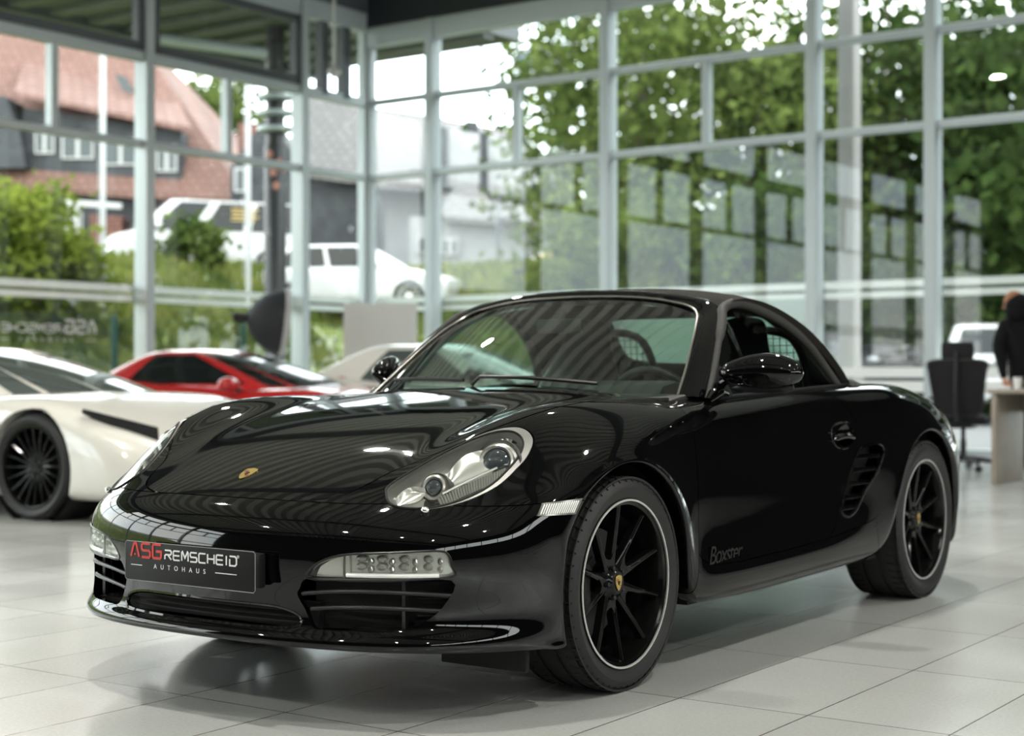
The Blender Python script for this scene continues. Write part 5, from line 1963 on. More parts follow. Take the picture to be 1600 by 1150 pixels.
def mesh_cards(name, V, mat, parent=None):
    n = len(V) // 4
    me = bpy.data.meshes.new(name)
    me.vertices.add(len(V))
    me.vertices.foreach_set('co', V.astype(np.float32).ravel())
    me.loops.add(n * 4)
    me.polygons.add(n)
    me.loops.foreach_set('vertex_index', np.arange(n * 4, dtype=np.int32))
    me.polygons.foreach_set('loop_start', np.arange(0, n * 4, 4, dtype=np.int32))
    me.polygons.foreach_set('loop_total', np.full(n, 4, dtype=np.int32))
    me.update()
    me.validate()
    return link(name, me, mat, parent)


def tree(name, base, height, rad, label, cat, mat, seed, n=9000, leaf=.2, z0=.25, clumps=60, group=None, fill=.42, trunk_r=.16):
    npr = np.random.default_rng(seed)
    root = empty(name, base, 0, label, cat, group)
    mid = height * (z0 + 1) / 2
    hz = height * (1 - z0) / 2
    d = npr.normal(size=(clumps, 3))
    d /= np.linalg.norm(d, axis=1, keepdims=True)
    rr = npr.uniform(.25, 1, clumps) ** .5
    cc = d * rr[:, None] * np.array([rad, rad, hz]) * .86 + np.array([0, 0, mid])

    def place(k, g):
        i = g.integers(0, clumps, k)
        return cc[i] + g.normal(size=(k, 3)) * rad * fill * .5 * np.array([1, 1, .8])
    V = cards(n, place, leaf, npr)
    mesh_cards('foliage', V, mat, root)
    tb = MB()
    pts = [(0, 0, -.2), (.05 * rad, 0, height * .25), (-.05 * rad, .04 * rad, height * .55), (0, 0, height * .9)]
    tb.tube(catmull(pts, 4), [trunk_r * (1 - .85 * i / 12) for i in range(13)], 8)
    tb.build('trunk', M_BARK, root)
    bb = MB()
    for i in range(min(9, clumps)):
        e = cc[i * (clumps // 9) if clumps >= 9 else i]
        s_ = Vector((0, 0, height * npr.uniform(.25, .6)))
        bb.tube([s_, (s_ + Vector(e)) / 2 + Vector((0, 0, .1 * rad)), e], [trunk_r * .4, trunk_r * .25, trunk_r * .08], 6)
    bb.build('branches', M_BARK, root)
    return root


# --- trees behind the rear glass wall
for k, (px, D, h, rad, zb, mat, n, lab) in enumerate((
        (925, 41, 11.5, 2.7, 1.6, M_LEAF_A, 4200, 'leftmost pale green tree beside the blue and white pylon sign'),
        (1010, 37, 11.5, 3.2, .8, M_LEAF_A, 5600, 'tall green tree behind the second rear bay, right of the pylon sign'),
        (1150, 36, 10.2, 3.7, .1, M_LEAF_A, 4600, 'tall green tree filling the middle of the rear glass wall'),
        (1265, 38, 10.8, 3.4, .1, M_LEAF_A, 4400, 'tall green tree behind the post left of the steel column'),
        (1390, 37, 11.2, 3.5, .1, M_LEAF_B, 7000, 'dark green tree just right of the steel column'),
        (1500, 39, 11.2, 3.7, .1, M_LEAF_B, 7500, 'dark green tree behind the white estate car'),
        (1620, 37, 11.0, 3.8, .1, M_LEAF_B, 7500, 'dark green tree at the right edge behind the person in black'))):
    p = at(px, 580, D)
    tree('tree', (p.x, p.y, zb), h, rad, lab, 'tree', mat, 11 + k, n, .24, .02, 70, 'trees behind the rear glass wall', .40, .18)
for k, (px, D, h, rad, zb, mat, n, lab) in enumerate((
        (985, 32, 3.8, 1.9, .9, M_LEAF_A, 6500, 'round green shrub below the tall trees, left of the roof of the roadster'),
        (1100, 31, 4.4, 2.0, .1, M_LEAF_A, 7000, 'green shrub seen right above the soft top'),
        (1225, 31, 4.6, 1.9, .0, M_LEAF_B, 7000, 'dark green shrub beside the post left of the steel column'),
        (1310, 33, 4.6, 1.8, .0, M_LEAF_A, 7000, 'green shrub behind the silver car'),
        (1400, 32, 3.4, 2.0, .0, M_LEAF_B, 6000, 'dark green shrub behind the dark blue car'),
        (1500, 36, 3.9, 2.2, .0, M_LEAF_B, 6000, 'dark green shrub behind the white estate car'),
        (1605, 34, 3.6, 2.2, .0, M_LEAF_B, 6000, 'dark green shrub at the right edge behind the desk'))):
    p = at(px, 580, D)
    tree('shrub', (p.x, p.y, zb), h, rad, lab, 'shrub', mat, 41 + k, n, .17, .02, 40, 'shrubs behind the rear glass wall', .5, .05)
# --- trees further along the rear wall: out of the frame, mirrored in the left glass and in the black flank
for k, (t, r) in enumerate(((14.5, 7.2), (13, 11), (12, 15.5), (10, 20), (12, 25), (7, 29), (14, 32))):
    tree('tree', W(t, r, 0), 11 + k % 2, 3.6, 'dark green tree outside the rear wall, beyond the right edge of the picture', 'tree', M_LEAF_B, 91 + k, 6500, .34, .04, 60, 'trees beyond the right edge', .42, .18)
# --- greenery on the left
for k, (px, D, h, rad, zb, mat, n, lab) in enumerate((
        (35, 27.5, 3.9, 1.15, .9, M_LEAF_Y, 5200, 'bright yellow-green bush outside the left glass, tallest at the left edge'),
        (105, 28.0, 2.3, .85, 1.3, M_LEAF_Y, 2600, 'small yellow-green bush left of the first flagpole'),
        (303, 34.0, 1.25, .75, 3.05, M_LEAF_A, 2000, 'small dark green bush in front of the white van'),
        (330, 62, 10.5, 2.6, 3.4, M_LEAF_A, 3600, 'sparse tree behind the red-roofed house, against the white sky'))):
    p = at(px, 580, D)
    tree('bush' if k < 3 else 'tree', (p.x, p.y, zb), h, rad, lab, 'bush' if k < 3 else 'tree', mat, 71 + k, n, .15 if k < 3 else .3, .05, 34, None, .42, .06)
# --- long grass all over the bank
npr = np.random.default_rng(5)


def bank_place(n, g):
    out = []
    while len(out) < n:
        t, r = g.uniform(-9, 26), g.uniform(-24, 2)
        h = bank(t, r)
        if h > .25 and not (t < .3 and r > -.5):
            x, y, _ = W(t, r)
            if y > 15 and abs(x / y) < .42:
                out.append((x, y, h - .05))
    return np.array(out)


V = cards(34000, bank_place, .26, npr, 1.15, 1.0)
gr = mesh_cards('bank_grass', V, M_GRASS)
tag(gr, 'long yellow-green grass growing all over the bank', 'grass', kind='stuff')

# --- canopy, round steel post and pipes outside the left wall
M_CANOPY = pbr('canopy_underside', (0.11, 0.12, 0.12), 0.5)
mb = MB()
wbox(mb, -16, 4.0, -4.6, -.25, 6.22, 6.5)
cano = tag(mb.build('canopy', M_CANOPY, smooth=False), 'dark canopy roof projecting outside over the left glass wall', 'canopy')
rb = MB()
for k in range(28):
    wbox(rb, -15.8 + k * .7, -15.55 + k * .7, -4.5, -.3, 6.14, 6.22)
rb.build('canopy_ribs', M_CANOPY, cano, smooth=False)
mb = MB()
wbox(mb, -16, 4.1, -4.72, -4.56, 6.1, 6.6)
mb.build('gutter', M_ALU_DK, cano, smooth=False)
pp = at(430, 580, 23.7)
M_POST = pbr('dark_painted_steel', (0.035, 0.035, 0.038), 0.4)
mb = MB().lathe([(.165, 0), (.165, 4.35), (.14, 4.4), (.14, 6.15)], 28, c=(pp.x, pp.y, 0))
post = tag(mb.build('steel_post', M_POST), 'round dark steel post outside, carrying the canopy', 'post')
cl = MB()
for z in (4.62, 4.86, 5.1):
    cl.lathe([(.14, z - .05), (.27, z - .03), (.27, z + .03), (.14, z + .05)], 24, c=(pp.x, pp.y, 0))
cl.build('post_collar', M_ALU, post)
MB().tube([(pp.x, pp.y, 5.75), tuple(Vector((pp.x, pp.y, 5.95)) + Vector((-1.9, -.35, 0)))], .09, 12).build('canopy_pipe', M_ALU, post)
pt = MB()
for dz, da in ((3.95, 0), (4.1, .5), (4.22, -.3), (4.02, .8), (3.75, .25)):
    pt.ball((pp.x + .165 * math.cos(-1.6 + da), pp.y + .165 * math.sin(-1.6 + da), dz), .05, 8, 5, (1, .5, 1.4))
pt.build('sticker_patch', pbr('salmon_sticker', (.5, .22, .17), .6), post)

# --- flagpoles
M_POLE = pbr('white_pole', (0.40, 0.41, 0.41), 0.35)
for px, D, ytop, lab in ((161, 30.0, 60, 'white flagpole in front of the red-roofed house'), (388, 30.5, 125, 'white flagpole in front of the white van')):
    p = at(px, 580, D)
    top = at(px, ytop, D).z
    zb = 2.2
    fpo = MB().lathe([(0, zb), (.052, zb), (.045, top), (.03, top + .03), (0, top + .03)], 16, c=(p.x, p.y, 0)).build('flagpole', M_POLE)
    tag(fpo, lab, 'flagpole')
    MB().tube([(p.x - .09, p.y - .03, zb + .6), (p.x - .06, p.y - .03, top - .2)], .008, 6).build('halyard', M_POLE, fpo)
    MB().lathe([(0, top + .02), (.05, top + .05), (.06, top + .09), (.03, top + .14), (0, top + .15)], 12, c=(p.x, p.y, 0)).build('pole_cap', M_POLE, fpo)

# --- green wire fence at the foot of the bank
M_FENCE = pbr('dark_green_fence', (0.012, 0.07, 0.055), 0.5)
fz = empty('wire_fence', W(-4, -3.2, 0), 0, 'dark green wire mesh fence at the foot of the bank, outside the left glass', 'fence')


def rel(p):
    b = W(-4, -3.2, 0)
    return (p[0] - b[0], p[1] - b[1], p[2] - b[2])


for k in range(6):
    t = -9.2 + 2.5 * k
    a, b = W(t, -3.2, 0), W(t, -3.2, 1.75)
    MB().bar(rel(a), rel(b), .08, .08).build('fence_post', M_FENCE, fz, bevel=.01)
    if k < 5:
        wm = MB()
        for j in range(26):
            tt = t + 2.5 * j / 26
            wm.tube([rel(W(tt, -3.2, .05)), rel(W(tt, -3.2, 1.7))], .004, 4)
        for j in range(9):
            z = .1 + .2 * j
            wm.tube([rel(W(t, -3.2, z)), rel(W(t + 2.5, -3.2, z))], .005, 4)
        wm.build('fence_mesh', M_FENCE, fz)

# --- houses


def tiled(name, c1, c2, sx=3.0, sy=3.0):
    if name in MATS:
        return MATS[name]
    m = pbr(name, c1, .75)
    nt = m.node_tree
    b = nt.nodes['Principled BSDF']
    tc = nt.nodes.new('ShaderNodeTexCoord')
    mp = nt.nodes.new('ShaderNodeMapping')
    mp.inputs['Rotation'].default_value = (math.radians(90), 0, 0)
    br = nt.nodes.new('ShaderNodeTexBrick')
    br.inputs['Scale'].default_value = 1.0
    br.inputs['Brick Width'].default_value = .32
    br.inputs['Row Height'].default_value = .24
    br.inputs['Mortar Size'].default_value = .022
    br.inputs['Color1'].default_value = (*c1, 1)
    br.inputs['Color2'].default_value = (*c2, 1)
    br.inputs['Mortar'].default_value = (c1[0] * .45, c1[1] * .42, c1[2] * .42, 1)
    nt.links.new(tc.outputs['Object'], mp.inputs['Vector'])
    nt.links.new(mp.outputs['Vector'], br.inputs['Vector'])
    nt.links.new(br.outputs['Color'], b.inputs['Base Color'])
    return m


M_REDTILE = tiled('red_roof_tile', (0.135, 0.068, 0.052), (0.165, 0.088, 0.07))
M_SLATE = mottled('dark_slate_cladding', (0.022, 0.024, 0.028), (0.04, 0.042, 0.047), 3, .7)
M_GREYTILE = tiled('grey_roof_tile', (0.085, 0.082, 0.08), (0.105, 0.10, 0.097))
M_PALETILE = tiled('pale_grey_roof_tile', (0.135, 0.13, 0.128), (0.16, 0.153, 0.15))
M_WHITEWALL = mottled('white_render', (0.26, 0.265, 0.27), (0.30, 0.30, 0.30), 2, .85)
M_BRICK = tiled('red_brick_wall', (0.15, 0.065, 0.05), (0.18, 0.085, 0.065))
M_WINFRAME = pbr('white_window_frame', (0.42, 0.42, 0.415), 0.5)
M_WINDARK = pbr('house_window_glass', (0.05, 0.06, 0.06), 0.15, spec=.4)


def poly_wall(name, pts, D, thick, mat, parent):
    """slab facing the lens, outline given in picture positions at depth D (or per-point depth)"""
    P = [at(p[0], p[1], p[2] if len(p) > 2 else D) for p in pts]
    return MB().prism(P, (0, thick, 0)).build(name, mat, parent, smooth=False)


def house_window(x0, y0, x1, y1, D, parent, panes=2):
    w = poly_wall('window', [(x0, y0), (x1, y0), (x1, y1), (x0, y1)], D, .10, M_WINFRAME, parent)
    g = MB()
    m = 3.0
    st = (x1 - x0) / panes
    for k in range(panes):
        P = [at(a, b, D - .02) for a, b in ((x0 + k * st + m, y0 + m), (x0 + (k + 1) * st - m, y0 + m), (x0 + (k + 1) * st - m, y1 - m), (x0 + k * st + m, y1 - m))]
        g.prism(P, (0, .05, 0))
    g.build('pane', M_WINDARK, w, smooth=False)
    return w


h1 = empty('house', (0, 0, 0), 0, 'house with red tiled hip roof and a long dormer, beyond the white van', 'house')
poly_wall('wall', [(-80, 284), (372, 306), (372, 470), (-80, 470)], 50.6, 8.0, M_SLATE, h1)
A, B = at(-90, 280, 50), at(388, 312, 50)
C_, D_ = B + Vector((1.2, 10.5, 0)), A + Vector((0, 10.5, 0))
R1, R2 = at(-40, 5, 55), at(195, 28, 55)
rf = MB()
low = [p - Vector((0, 0, .18)) for p in (A, B, C_, D_)]
rf.add([A, B, C_, D_, R1, R2] + low, [(0, 1, 5, 4), (1, 2, 5), (2, 3, 4, 5), (3, 0, 4), (0, 6, 7, 1), (1, 7, 8, 2), (2, 8, 9, 3), (3, 9, 6, 0), (9, 8, 7, 6)])
rf.build('roof', M_REDTILE, h1, smooth=False)
dm = poly_wall('dormer', [(36, 168), (284, 205), (284, 281), (30, 268)], 50.4, 4.5, M_SLATE, h1)
dr = MB()
q = [at(22, 150, 49.7), at(300, 206, 49.7), at(268, 148, 54.2), at(40, 92, 54.2)]
dr.prism(q, (0, .05, .16))
dr.build('dormer_roof', M_REDTILE, h1, smooth=False)
for x0, y0, x1, y1 in ((54, 204, 84, 240), (96, 208, 146, 248), (160, 216, 216, 258), (244, 226, 276, 268)):
    house_window(x0, y0, x1, y1, 50.3, dm)
poly_wall('skylight', [(178, 116), (196, 120), (212, 146), (192, 142)], 52.2, .1, M_WINDARK, h1)
poly_wall('gable_slate', [(-60, 150), (8, 150), (30, 205), (40, 262), (-60, 262)], 49.8, 2.0, M_SLATE, h1)
poly_wall('brick_wall', [(140, 335), (190, 338), (190, 430), (140, 430)], 49.6, .8, M_BRICK, h1)
house_window(112, 332, 128, 398, 49.4, h1, 1)
house_window(60, 322, 92, 372, 49.8, h1)
pc = MB()
for px in (104, 120):
    pc.bar(at(px, 318, 48.8), at(px, 430, 48.8), .10, .10)
pc.bar(at(98, 316, 48.8), at(190, 322, 48.8), .12, .16)
pc.build('porch', M_WINFRAME, h1, smooth=False)

h2 = empty('house', (0, 0, 0), 0, 'dark slate house with grey tiled roof beside the corner of the glass walls', 'house')
poly_wall('wall', [(384, 268), (476, 268), (476, 272), (575, 282), (575, 430), (384, 430)], 46.5, 6.0, M_SLATE, h2)
poly_wall('gable', [(360, 262), (418, 178), (478, 270), (478, 420), (360, 420)], 47.5, 5.0, M_SLATE, h2)
rq = MB()
rq.prism([at(474, 276, 46.0), at(580, 290, 46.0), at(580, 166, 50.0), at(470, 150, 50.0)], (0, .05, .2))
rq.build('roof', M_GREYTILE, h2, smooth=False)
poly_wall('chimney', [(372, 192), (442, 196), (442, 260), (372, 250)], 49.0, .8, M_BRICK, h2)
house_window(366, 262, 384, 300, 46.3, h2, 1)

h3 = empty('house', (0, 0, 0), 0, 'pale grey house with a chimney, in the second bay right of the corner', 'house')
poly_wall('wall', [(575, 285), (690, 262), (905, 262), (905, 440), (575, 440)], 54.0, 6.0, M_WHITEWALL, h3)
poly_wall('gable_wall', [(690, 200), (818, 222), (858, 262), (892, 300), (892, 345), (690, 345)], 53.0, 5.0, M_WHITEWALL, h3)
rq = MB()
rq.prism([at(560, 292, 52.8), at(692, 300, 52.8), at(695, 193, 57.5), at(560, 172, 57.5)], (0, .05, .2))
rq.prism([at(692, 292, 52.7), at(838, 312, 52.7), at(822, 218, 57.5), at(692, 194, 57.5)], (0, .05, .2))
rq.build('roof', M_PALETILE, h3, smooth=False)
poly_wall('chimney', [(727, 188), (747, 190), (747, 215), (727, 213)], 56.0, .9, M_SLATE, h3)
poly_wall('slate_strip', [(750, 206), (763, 209), (763, 305), (750, 302)], 52.4, .1, M_SLATE, h3)
poly_wall('slate_strip', [(690, 198), (701, 200), (701, 292), (690, 290)], 52.4, .1, M_SLATE, h3)
house_window(826, 282, 846, 318, 52.6, h3, 1)
h4 = empty('house', (0, 0, 0), 0, 'low white house with dark grey roof below the pale grey one', 'house')
poly_wall('wall', [(640, 338), (872, 352), (872, 462), (640, 462)], 47.5, 5.0, M_WHITEWALL, h4)
rq = MB()
rq.prism([at(688, 345, 47.0), at(780, 352, 47.0), at(756, 306, 50.5), at(708, 302, 50.5)], (0, .05, .15))
rq.prism([at(782, 345, 47.0), at(872, 364, 47.0), at(862, 336, 50.5), at(800, 322, 50.5)], (0, .05, .15))
rq.build('roof', M_GREYTILE, h4, smooth=False)
house_window(652, 368, 672, 394, 47.3, h4, 1)
house_window(690, 372, 716, 398, 47.3, h4, 2)
MB().tube([at(778, 336, 46.8), at(778, 432, 46.8)], .05, 8).build('downpipe', M_ALU_DK, h4)

# --- pylon sign with the blue oval
M_SIGNWHITE = pbr('white_sign_panel', (0.40, 0.42, 0.44), 0.4)
M_SIGNBLUE = pbr('blue_sign_panel', (0.02, 0.09, 0.32), 0.35)
sg = empty('pylon_sign', (0, 0, 0), 0, 'tall white pylon sign with a blue oval, left of the trees', 'sign')
poly_wall('sign_panel', [(806, 76), (900, 66), (900, 128), (806, 136)], 44.0, .5, M_SIGNWHITE, sg)
poly_wall('blue_band', [(806, 124), (845, 120), (845, 133), (806, 136)], 43.95, .06, M_SIGNBLUE, sg)
oc = at(834, 94, 43.93)
ov = [(oc.x + .42 * math.cos(a), oc.y, oc.z + .19 * math.sin(a)) for a in np.linspace(0, 2 * math.pi, 33)[:-1]]
oval = MB().prism(ov, (0, .05, 0)).build('sign_oval', M_SIGNBLUE, sg, smooth=False)
text_mesh('sign_script', 'Ford', .34, M_SIGNWHITE, oval, Matrix.Translation((oc.x, oc.y - .012, oc.z)) @ Matrix.Rotation(math.pi / 2, 4, 'X') @ Matrix.Shear('XY', 4, (0.25, 0)), .004, .95)
poly_wall('sign_pole', [(869, 136), (892, 136), (892, 425), (869, 425)], 44.1, .35, M_SIGNWHITE, sg)
poly_wall('blue_flash', [(885, 320), (893, 320), (893, 388), (885, 388)], 43.9, .15, M_SIGNBLUE, sg)

# --- little dark bird figure on a stake
bp_ = at(812, 426, 25.2)
gb = empty('garden_bird', (bp_.x, bp_.y, bp_.z), 0, 'small black long-necked bird figure on a stake in the bank grass', 'ornament')
M_BIRD = pbr('black_iron', (0.01, 0.01, 0.01), 0.6)
MB().tube([(-.12, 0, -.01), (-.06, 0, .01), (0, 0, .02), (.05, 0, .04)], [.008, .035, .03, .018], 10).build('bird_body', M_BIRD, gb)
MB().tube([(.03, 0, .03), (.075, 0, .08), (.085, 0, .17), (.10, 0, .27), (.105, 0, .33), (.085, 0, .325)], [.022, .017, .011, .010, .014, .006], 8).build('bird_neck', M_BIRD, gb)
MB().tube([(.035, 0, .02), (.01, 0, -.12), (0, 0, -.9)], .008, 6).build('stake', M_BIRD, gb)
# ================================================================== things standing in the showroom
for lo in [o for o in COL.objects if o.name.startswith('ceiling_spotlight')]:
    ld = bpy.data.lights.new('spot_glow', 'AREA')
    ld.shape = 'DISK'
    ld.size = .20
    ld.energy = 150
    ld.color = (1.0, .965, .90)
    lt = bpy.data.objects.new('lamp_glow', ld)
    lt.location = (0, 0, -.012)
    COL.objects.link(lt)
    lt.parent = lo

# --- desk at the right edge, aligned with the room
M_OAK = mottled('grey_oak_laminate', (0.22, 0.185, 0.15), (0.30, 0.26, 0.215), 3.0, .5, stretch=(12, 1, 1))
dk0 = at(1548, 580.7, 13.4)
desk = empty('desk', (dk0.x, dk0.y, 0), -ALPHA, 'grey oak desk with panel ends at the right edge, beside the office chair', 'desk')
# local X runs along RD, local Y along LD
MB().box((.80, .38, .795), (1.66, .80, .036)).build('desk_top', M_OAK, desk, bevel=.003)
for x in (.022, 1.578):
    MB().box((x, .38, .3885), (.044, .74, .777)).build('panel_leg', M_OAK, desk, bevel=.003)
MB().box((.80, .66, .69), (1.51, .02, .16)).build('modesty_panel', M_OAK, desk)
cb_ = MB().tube([(.33, .60, .70), (.35, .58, .5), (.32, .56, .25), (.27, .50, .06), (.30, .40, .012), (.42, .3, .012)], .009, 8)
cb_ = cb_.build('desk_cable', M_WINFRAME, desk)


def desk_pt(x, y, z=.8135):
    v = Matrix.Rotation(-ALPHA, 3, 'Z') @ Vector((x, y, 0))
    return (dk0.x + v.x, dk0.y + v.y, z)


M_PAPERCUP = pbr('white_paper', (0.72, 0.71, 0.69), .6)
M_GREENPET = pbr('green_plastic', (0.10, 0.36, 0.12), .15, trans=.5)
M_BLUEPET = pbr('blue_plastic', (0.20, 0.36, 0.55), .2, trans=.4)
M_WOODCUP = pbr('beige_card', (0.42, 0.37, 0.29), .7)
cu = MB().lathe([(0, 0), (.030, 0), (.038, .10), (.036, .10), (.029, .004), (0, .004)], 24, c=desk_pt(.165, .20)).build('paper_cup', M_PAPERCUP)
tag(cu, 'white paper cup on the left end of the grey oak desk', 'cup')
bt = empty('bottle', desk_pt(.30, .42), 0, 'green plastic bottle on the desk behind the white cup', 'bottle')
MB().lathe([(0, 0), (.038, 0), (.040, .02), (.040, .13), (.030, .165), (.014, .19), (.013, .21), (0, .21)], 24).build('bottle_body', M_GREENPET, bt)
MB().lathe([(0, .208), (.016, .208), (.016, .228), (0, .23)], 20).build('bottle_cap', M_PAPERCUP, bt)
bt2 = empty('bottle', desk_pt(.38, .40), 0, 'pale blue bottle on the desk, cut by the right edge of the picture', 'bottle')
MB().lathe([(0, 0), (.034, 0), (.036, .02), (.036, .12), (.026, .15), (.013, .17), (.013, .185), (0, .185)], 24).build('bottle_body', M_BLUEPET, bt2)
MB().lathe([(0, .184), (.015, .184), (.015, .20), (0, .202)], 20).build('bottle_cap', M_PAPERCUP, bt2)
bx = MB().lathe([(0, 0), (.032, 0), (.040, .07), (.037, .07), (.03, .004), (0, .004)], 24, c=desk_pt(.245, .26)).build('card_cup', M_WOODCUP)
tag(bx, 'beige cup between the white cup and the green bottle on the desk', 'cup')

# --- office chair, seen from behind
M_MESHBACK = pbr('black_mesh_fabric', (0.008, 0.008, 0.009), .85)
M_CHAIRBLK = pbr('black_nylon', (0.010, 0.010, 0.011), .45)
cp0 = at(1505, 580.7, 15.35)
chair = empty('office_chair', (cp0.x, cp0.y, 0), math.radians(-28), 'black mesh office chair with headrest, seen from behind beside the desk', 'chair')
# local +Y points away from the lens (the sitter's front)
seat_ = MB().box((0, .06, .49), (.50, .48, .085)).build('seat', M_MESHBACK, chair, bevel=.035, seg=3)
bkv = MB()
prof = [(-.235, .56), (-.255, .75), (-.27, .95), (-.262, 1.06)]
fr_ = catmull([(-.20, -.20, .56), (-.235, -.235, .75), (-.262, -.27, .95), (-.262, -.265, 1.055), (0, -.275, 1.075), (.262, -.265, 1.055), (.262, -.27, .95), (.235, -.235, .75), (.20, -.20, .56), (0, -.215, .54)], 5, True)
bo = MB().tube(fr_, .017, 8, closed=True).build('back_frame', M_CHAIRBLK, chair)
c0_ = (0, -.25, .82)
MB().add([*fr_, c0_], [(i, (i + 1) % len(fr_), len(fr_)) for i in range(len(fr_))]).build('back_mesh', M_MESHBACK, bo)
MB().tube([(0, -.20, .50), (0, -.30, .62), (0, -.315, .85), (0, -.30, 1.05)], [.03, .028, .022, .02], 10).build('back_spine', M_CHAIRBLK, chair)
hr_ = MB().box((0, -.255, 1.165), (.31, .07, .17)).build('headrest', M_MESHBACK, chair, bevel=.03, seg=3)
MB().tube([(0, -.30, 1.03), (0, -.30, 1.16)], .016, 8).build('headrest_stem', M_CHAIRBLK, hr_)
MB().box((0, -.20, .72), (.34, .035, .12)).build('lumbar_pad', M_CHAIRBLK, chair, bevel=.015)
for s in (1, -1):
    ar = MB().box((s * .29, .05, .70), (.075, .26, .03)).build('armrest', M_CHAIRBLK, chair, bevel=.012)
    MB().tube([(s * .29, .03, .69), (s * .29, .02, .55), (s * .20, .02, .455)], .018, 8).build('armrest_post', M_CHAIRBLK, ar)
MB().lathe([(0, .12), (.03, .12), (.03, .30), (.022, .30), (.022, .45), (0, .45)], 18).build('gas_lift', M_CHAIRBLK, chair)
MB().box((0, .02, .435), (.22, .26, .05)).build('tilt_mechanism', M_CHAIRBLK, chair, bevel=.012)
for k in range(5):
    a = math.radians(20 + 72 * k)
    e = Vector((math.cos(a) * .32, math.sin(a) * .32, .085))
    lg = MB().tube([(0, 0, .125), tuple(e * .55 + Vector((0, 0, .06))), tuple(e)], [.032, .026, .018], 8).build('base_arm', M_CHAIRBLK, chair)
    ca_ = MB()
    pn_ = Vector((-math.sin(a), math.cos(a), 0))
    for sg in (1, -1):
        q = e + pn_ * .018 * sg
        Mx = Matrix.Translation((q.x, q.y, .030)) @ Matrix.Rotation(a + math.pi / 2, 4, 'Z')
        ca_.lathe([(0, -.011), (.026, -.011), (.030, -.006), (.030, .006), (.026, .011), (0, .011)], 18, 'X', M=Mx)
    ca_.tube([tuple(e), (e.x, e.y, .035)], .010, 6)
    ca_.build('caster', M_CHAIRBLK, lg)

# --- person in black behind the desk, leaning on it with one hand
M_BLACKCLOTH = pbr('black_cotton', (0.006, 0.006, 0.0065), .9, spec=.2)
M_SKIN = pbr('skin', (0.50, 0.24, 0.16), .5)
M_HAIR = pbr('auburn_hair', (0.33, 0.14, 0.06), .6)
DP = 14.75


def pp3(px, py, dd=0.0):
    return at(px, py, DP + dd)


foot = pp3(1606, 580.7)
person = empty('person', (foot.x, foot.y, 0), 0, 'auburn-haired person in a black hooded top leaning a hand on the desk', 'person')


def skin_mesh(name, nodes, edges, mat, parent, lev=2, root=0):
    b = Vector((foot.x, foot.y, 0))
    me = bpy.data.meshes.new(name)
    me.from_pydata([tuple(Vector(n[0]) - b) for n in nodes], edges, [])
    o = link(name, me, mat, parent)
    m = o.modifiers.new('skin', 'SKIN')
    for i, n in enumerate(nodes):
        r = n[1]
        me.skin_vertices[0].data[i].radius = (r, r) if not hasattr(r, '__len__') else r
        me.skin_vertices[0].data[i].use_root = (i == root)
    m.use_smooth_shade = True
    sb = o.modifiers.new('sub', 'SUBSURF')
    sb.levels = sb.render_levels = lev
    dg = bpy.context.evaluated_depsgraph_get()
    nm = bpy.data.meshes.new_from_object(o.evaluated_get(dg))
    o.modifiers.clear()
    o.data = nm
    bpy.data.meshes.remove(me)
    nm.name = name
    nm.shade_smooth()
    return o


fz_ = 0.0


def gz(px, z, dd=0.0):
    p = at(px, 580.7, DP + dd)
    return Vector((p.x, p.y, z))


nodes = [(gz(1604, .92), (.17, .13)), (gz(1594, 1.10), (.17, .12)), (gz(1588, 1.28), (.185, .125)), (gz(1589, 1.40), (.14, .10)), (gz(1587, 1.475), (.06, .06)), (gz(1588, 1.53, .02), (.07, .075)),
         (gz(1589, 1.61, .04), (.085, .095)),
         (gz(1571, 1.385), .085), (gz(1562, 1.235), .075), (gz(1561, 1.19), .07), (gz(1567, .965, -.12), .042), (gz(1569, .90, -.17), .034),
         (gz(1610, 1.385), .078), (gz(1622, 1.20), .06), (gz(1620, .98, -.15), .042), (gz(1618, .92, -.2), .034),
         (gz(1596, .80), .10), (gz(1597, .48), .072), (gz(1597, .10), .048), (gz(1593, .045, -.10), .042),
         (gz(1613, .80), .10), (gz(1613, .48, .05), .072), (gz(1614, .10, .1), .048), (gz(1611, .045, .0), .042)]
edges = [(0, 1), (1, 2), (2, 3), (3, 4), (4, 5), (5, 6), (3, 7), (7, 8), (8, 9), (9, 10), (10, 11), (3, 12), (12, 13), (13, 14), (14, 15), (0, 16), (16, 17), (17, 18), (18, 19), (0, 20), (20, 21), (21, 22), (22, 23)]
skin_mesh('clothed_body', nodes, edges, M_BLACKCLOTH, person)
# hand resting on the table top: palm, four fingers, thumb
for hx, hz_, dd in ((1569, .885, -.18), (1618, .905, -.21)):
    w0 = gz(hx, hz_ + .01, dd)
    sx_ = 1 if hx < 1600 else -1
    nd = [(w0, .030), (w0 + Vector((.004, -.03, -.030)), .034), (w0 + Vector((.006, -.055, -.048)), .034)]
    ed = [(0, 1), (1, 2)]
    skin_mesh('hand', nd, ed, M_SKIN, person, 2)
    base = nd[2][0]
    for k, ln in enumerate((.062, .075, .070, .055)):
        off = Vector(((-.027 + .018 * k) * 1, -.012, -.004))
        a0_, a1_, a2_ = base + off, base + off + Vector((0, -ln * .5, -.002)), base + off + Vector((0, -ln * .95, -.014))
        skin_mesh('finger', [(a0_, .0095), (a1_, .009), (a2_, .0075)], [(0, 1), (1, 2)], M_SKIN, person, 1)
    th = nd[1][0]
    skin_mesh('thumb', [(th + Vector((.024 * sx_, 0, -.004)), .011), (th + Vector((.046 * sx_, -.022, -.012)), .0105), (th + Vector((.052 * sx_, -.048, -.020)), .009)], [(0, 1), (1, 2)], M_SKIN, person, 1)
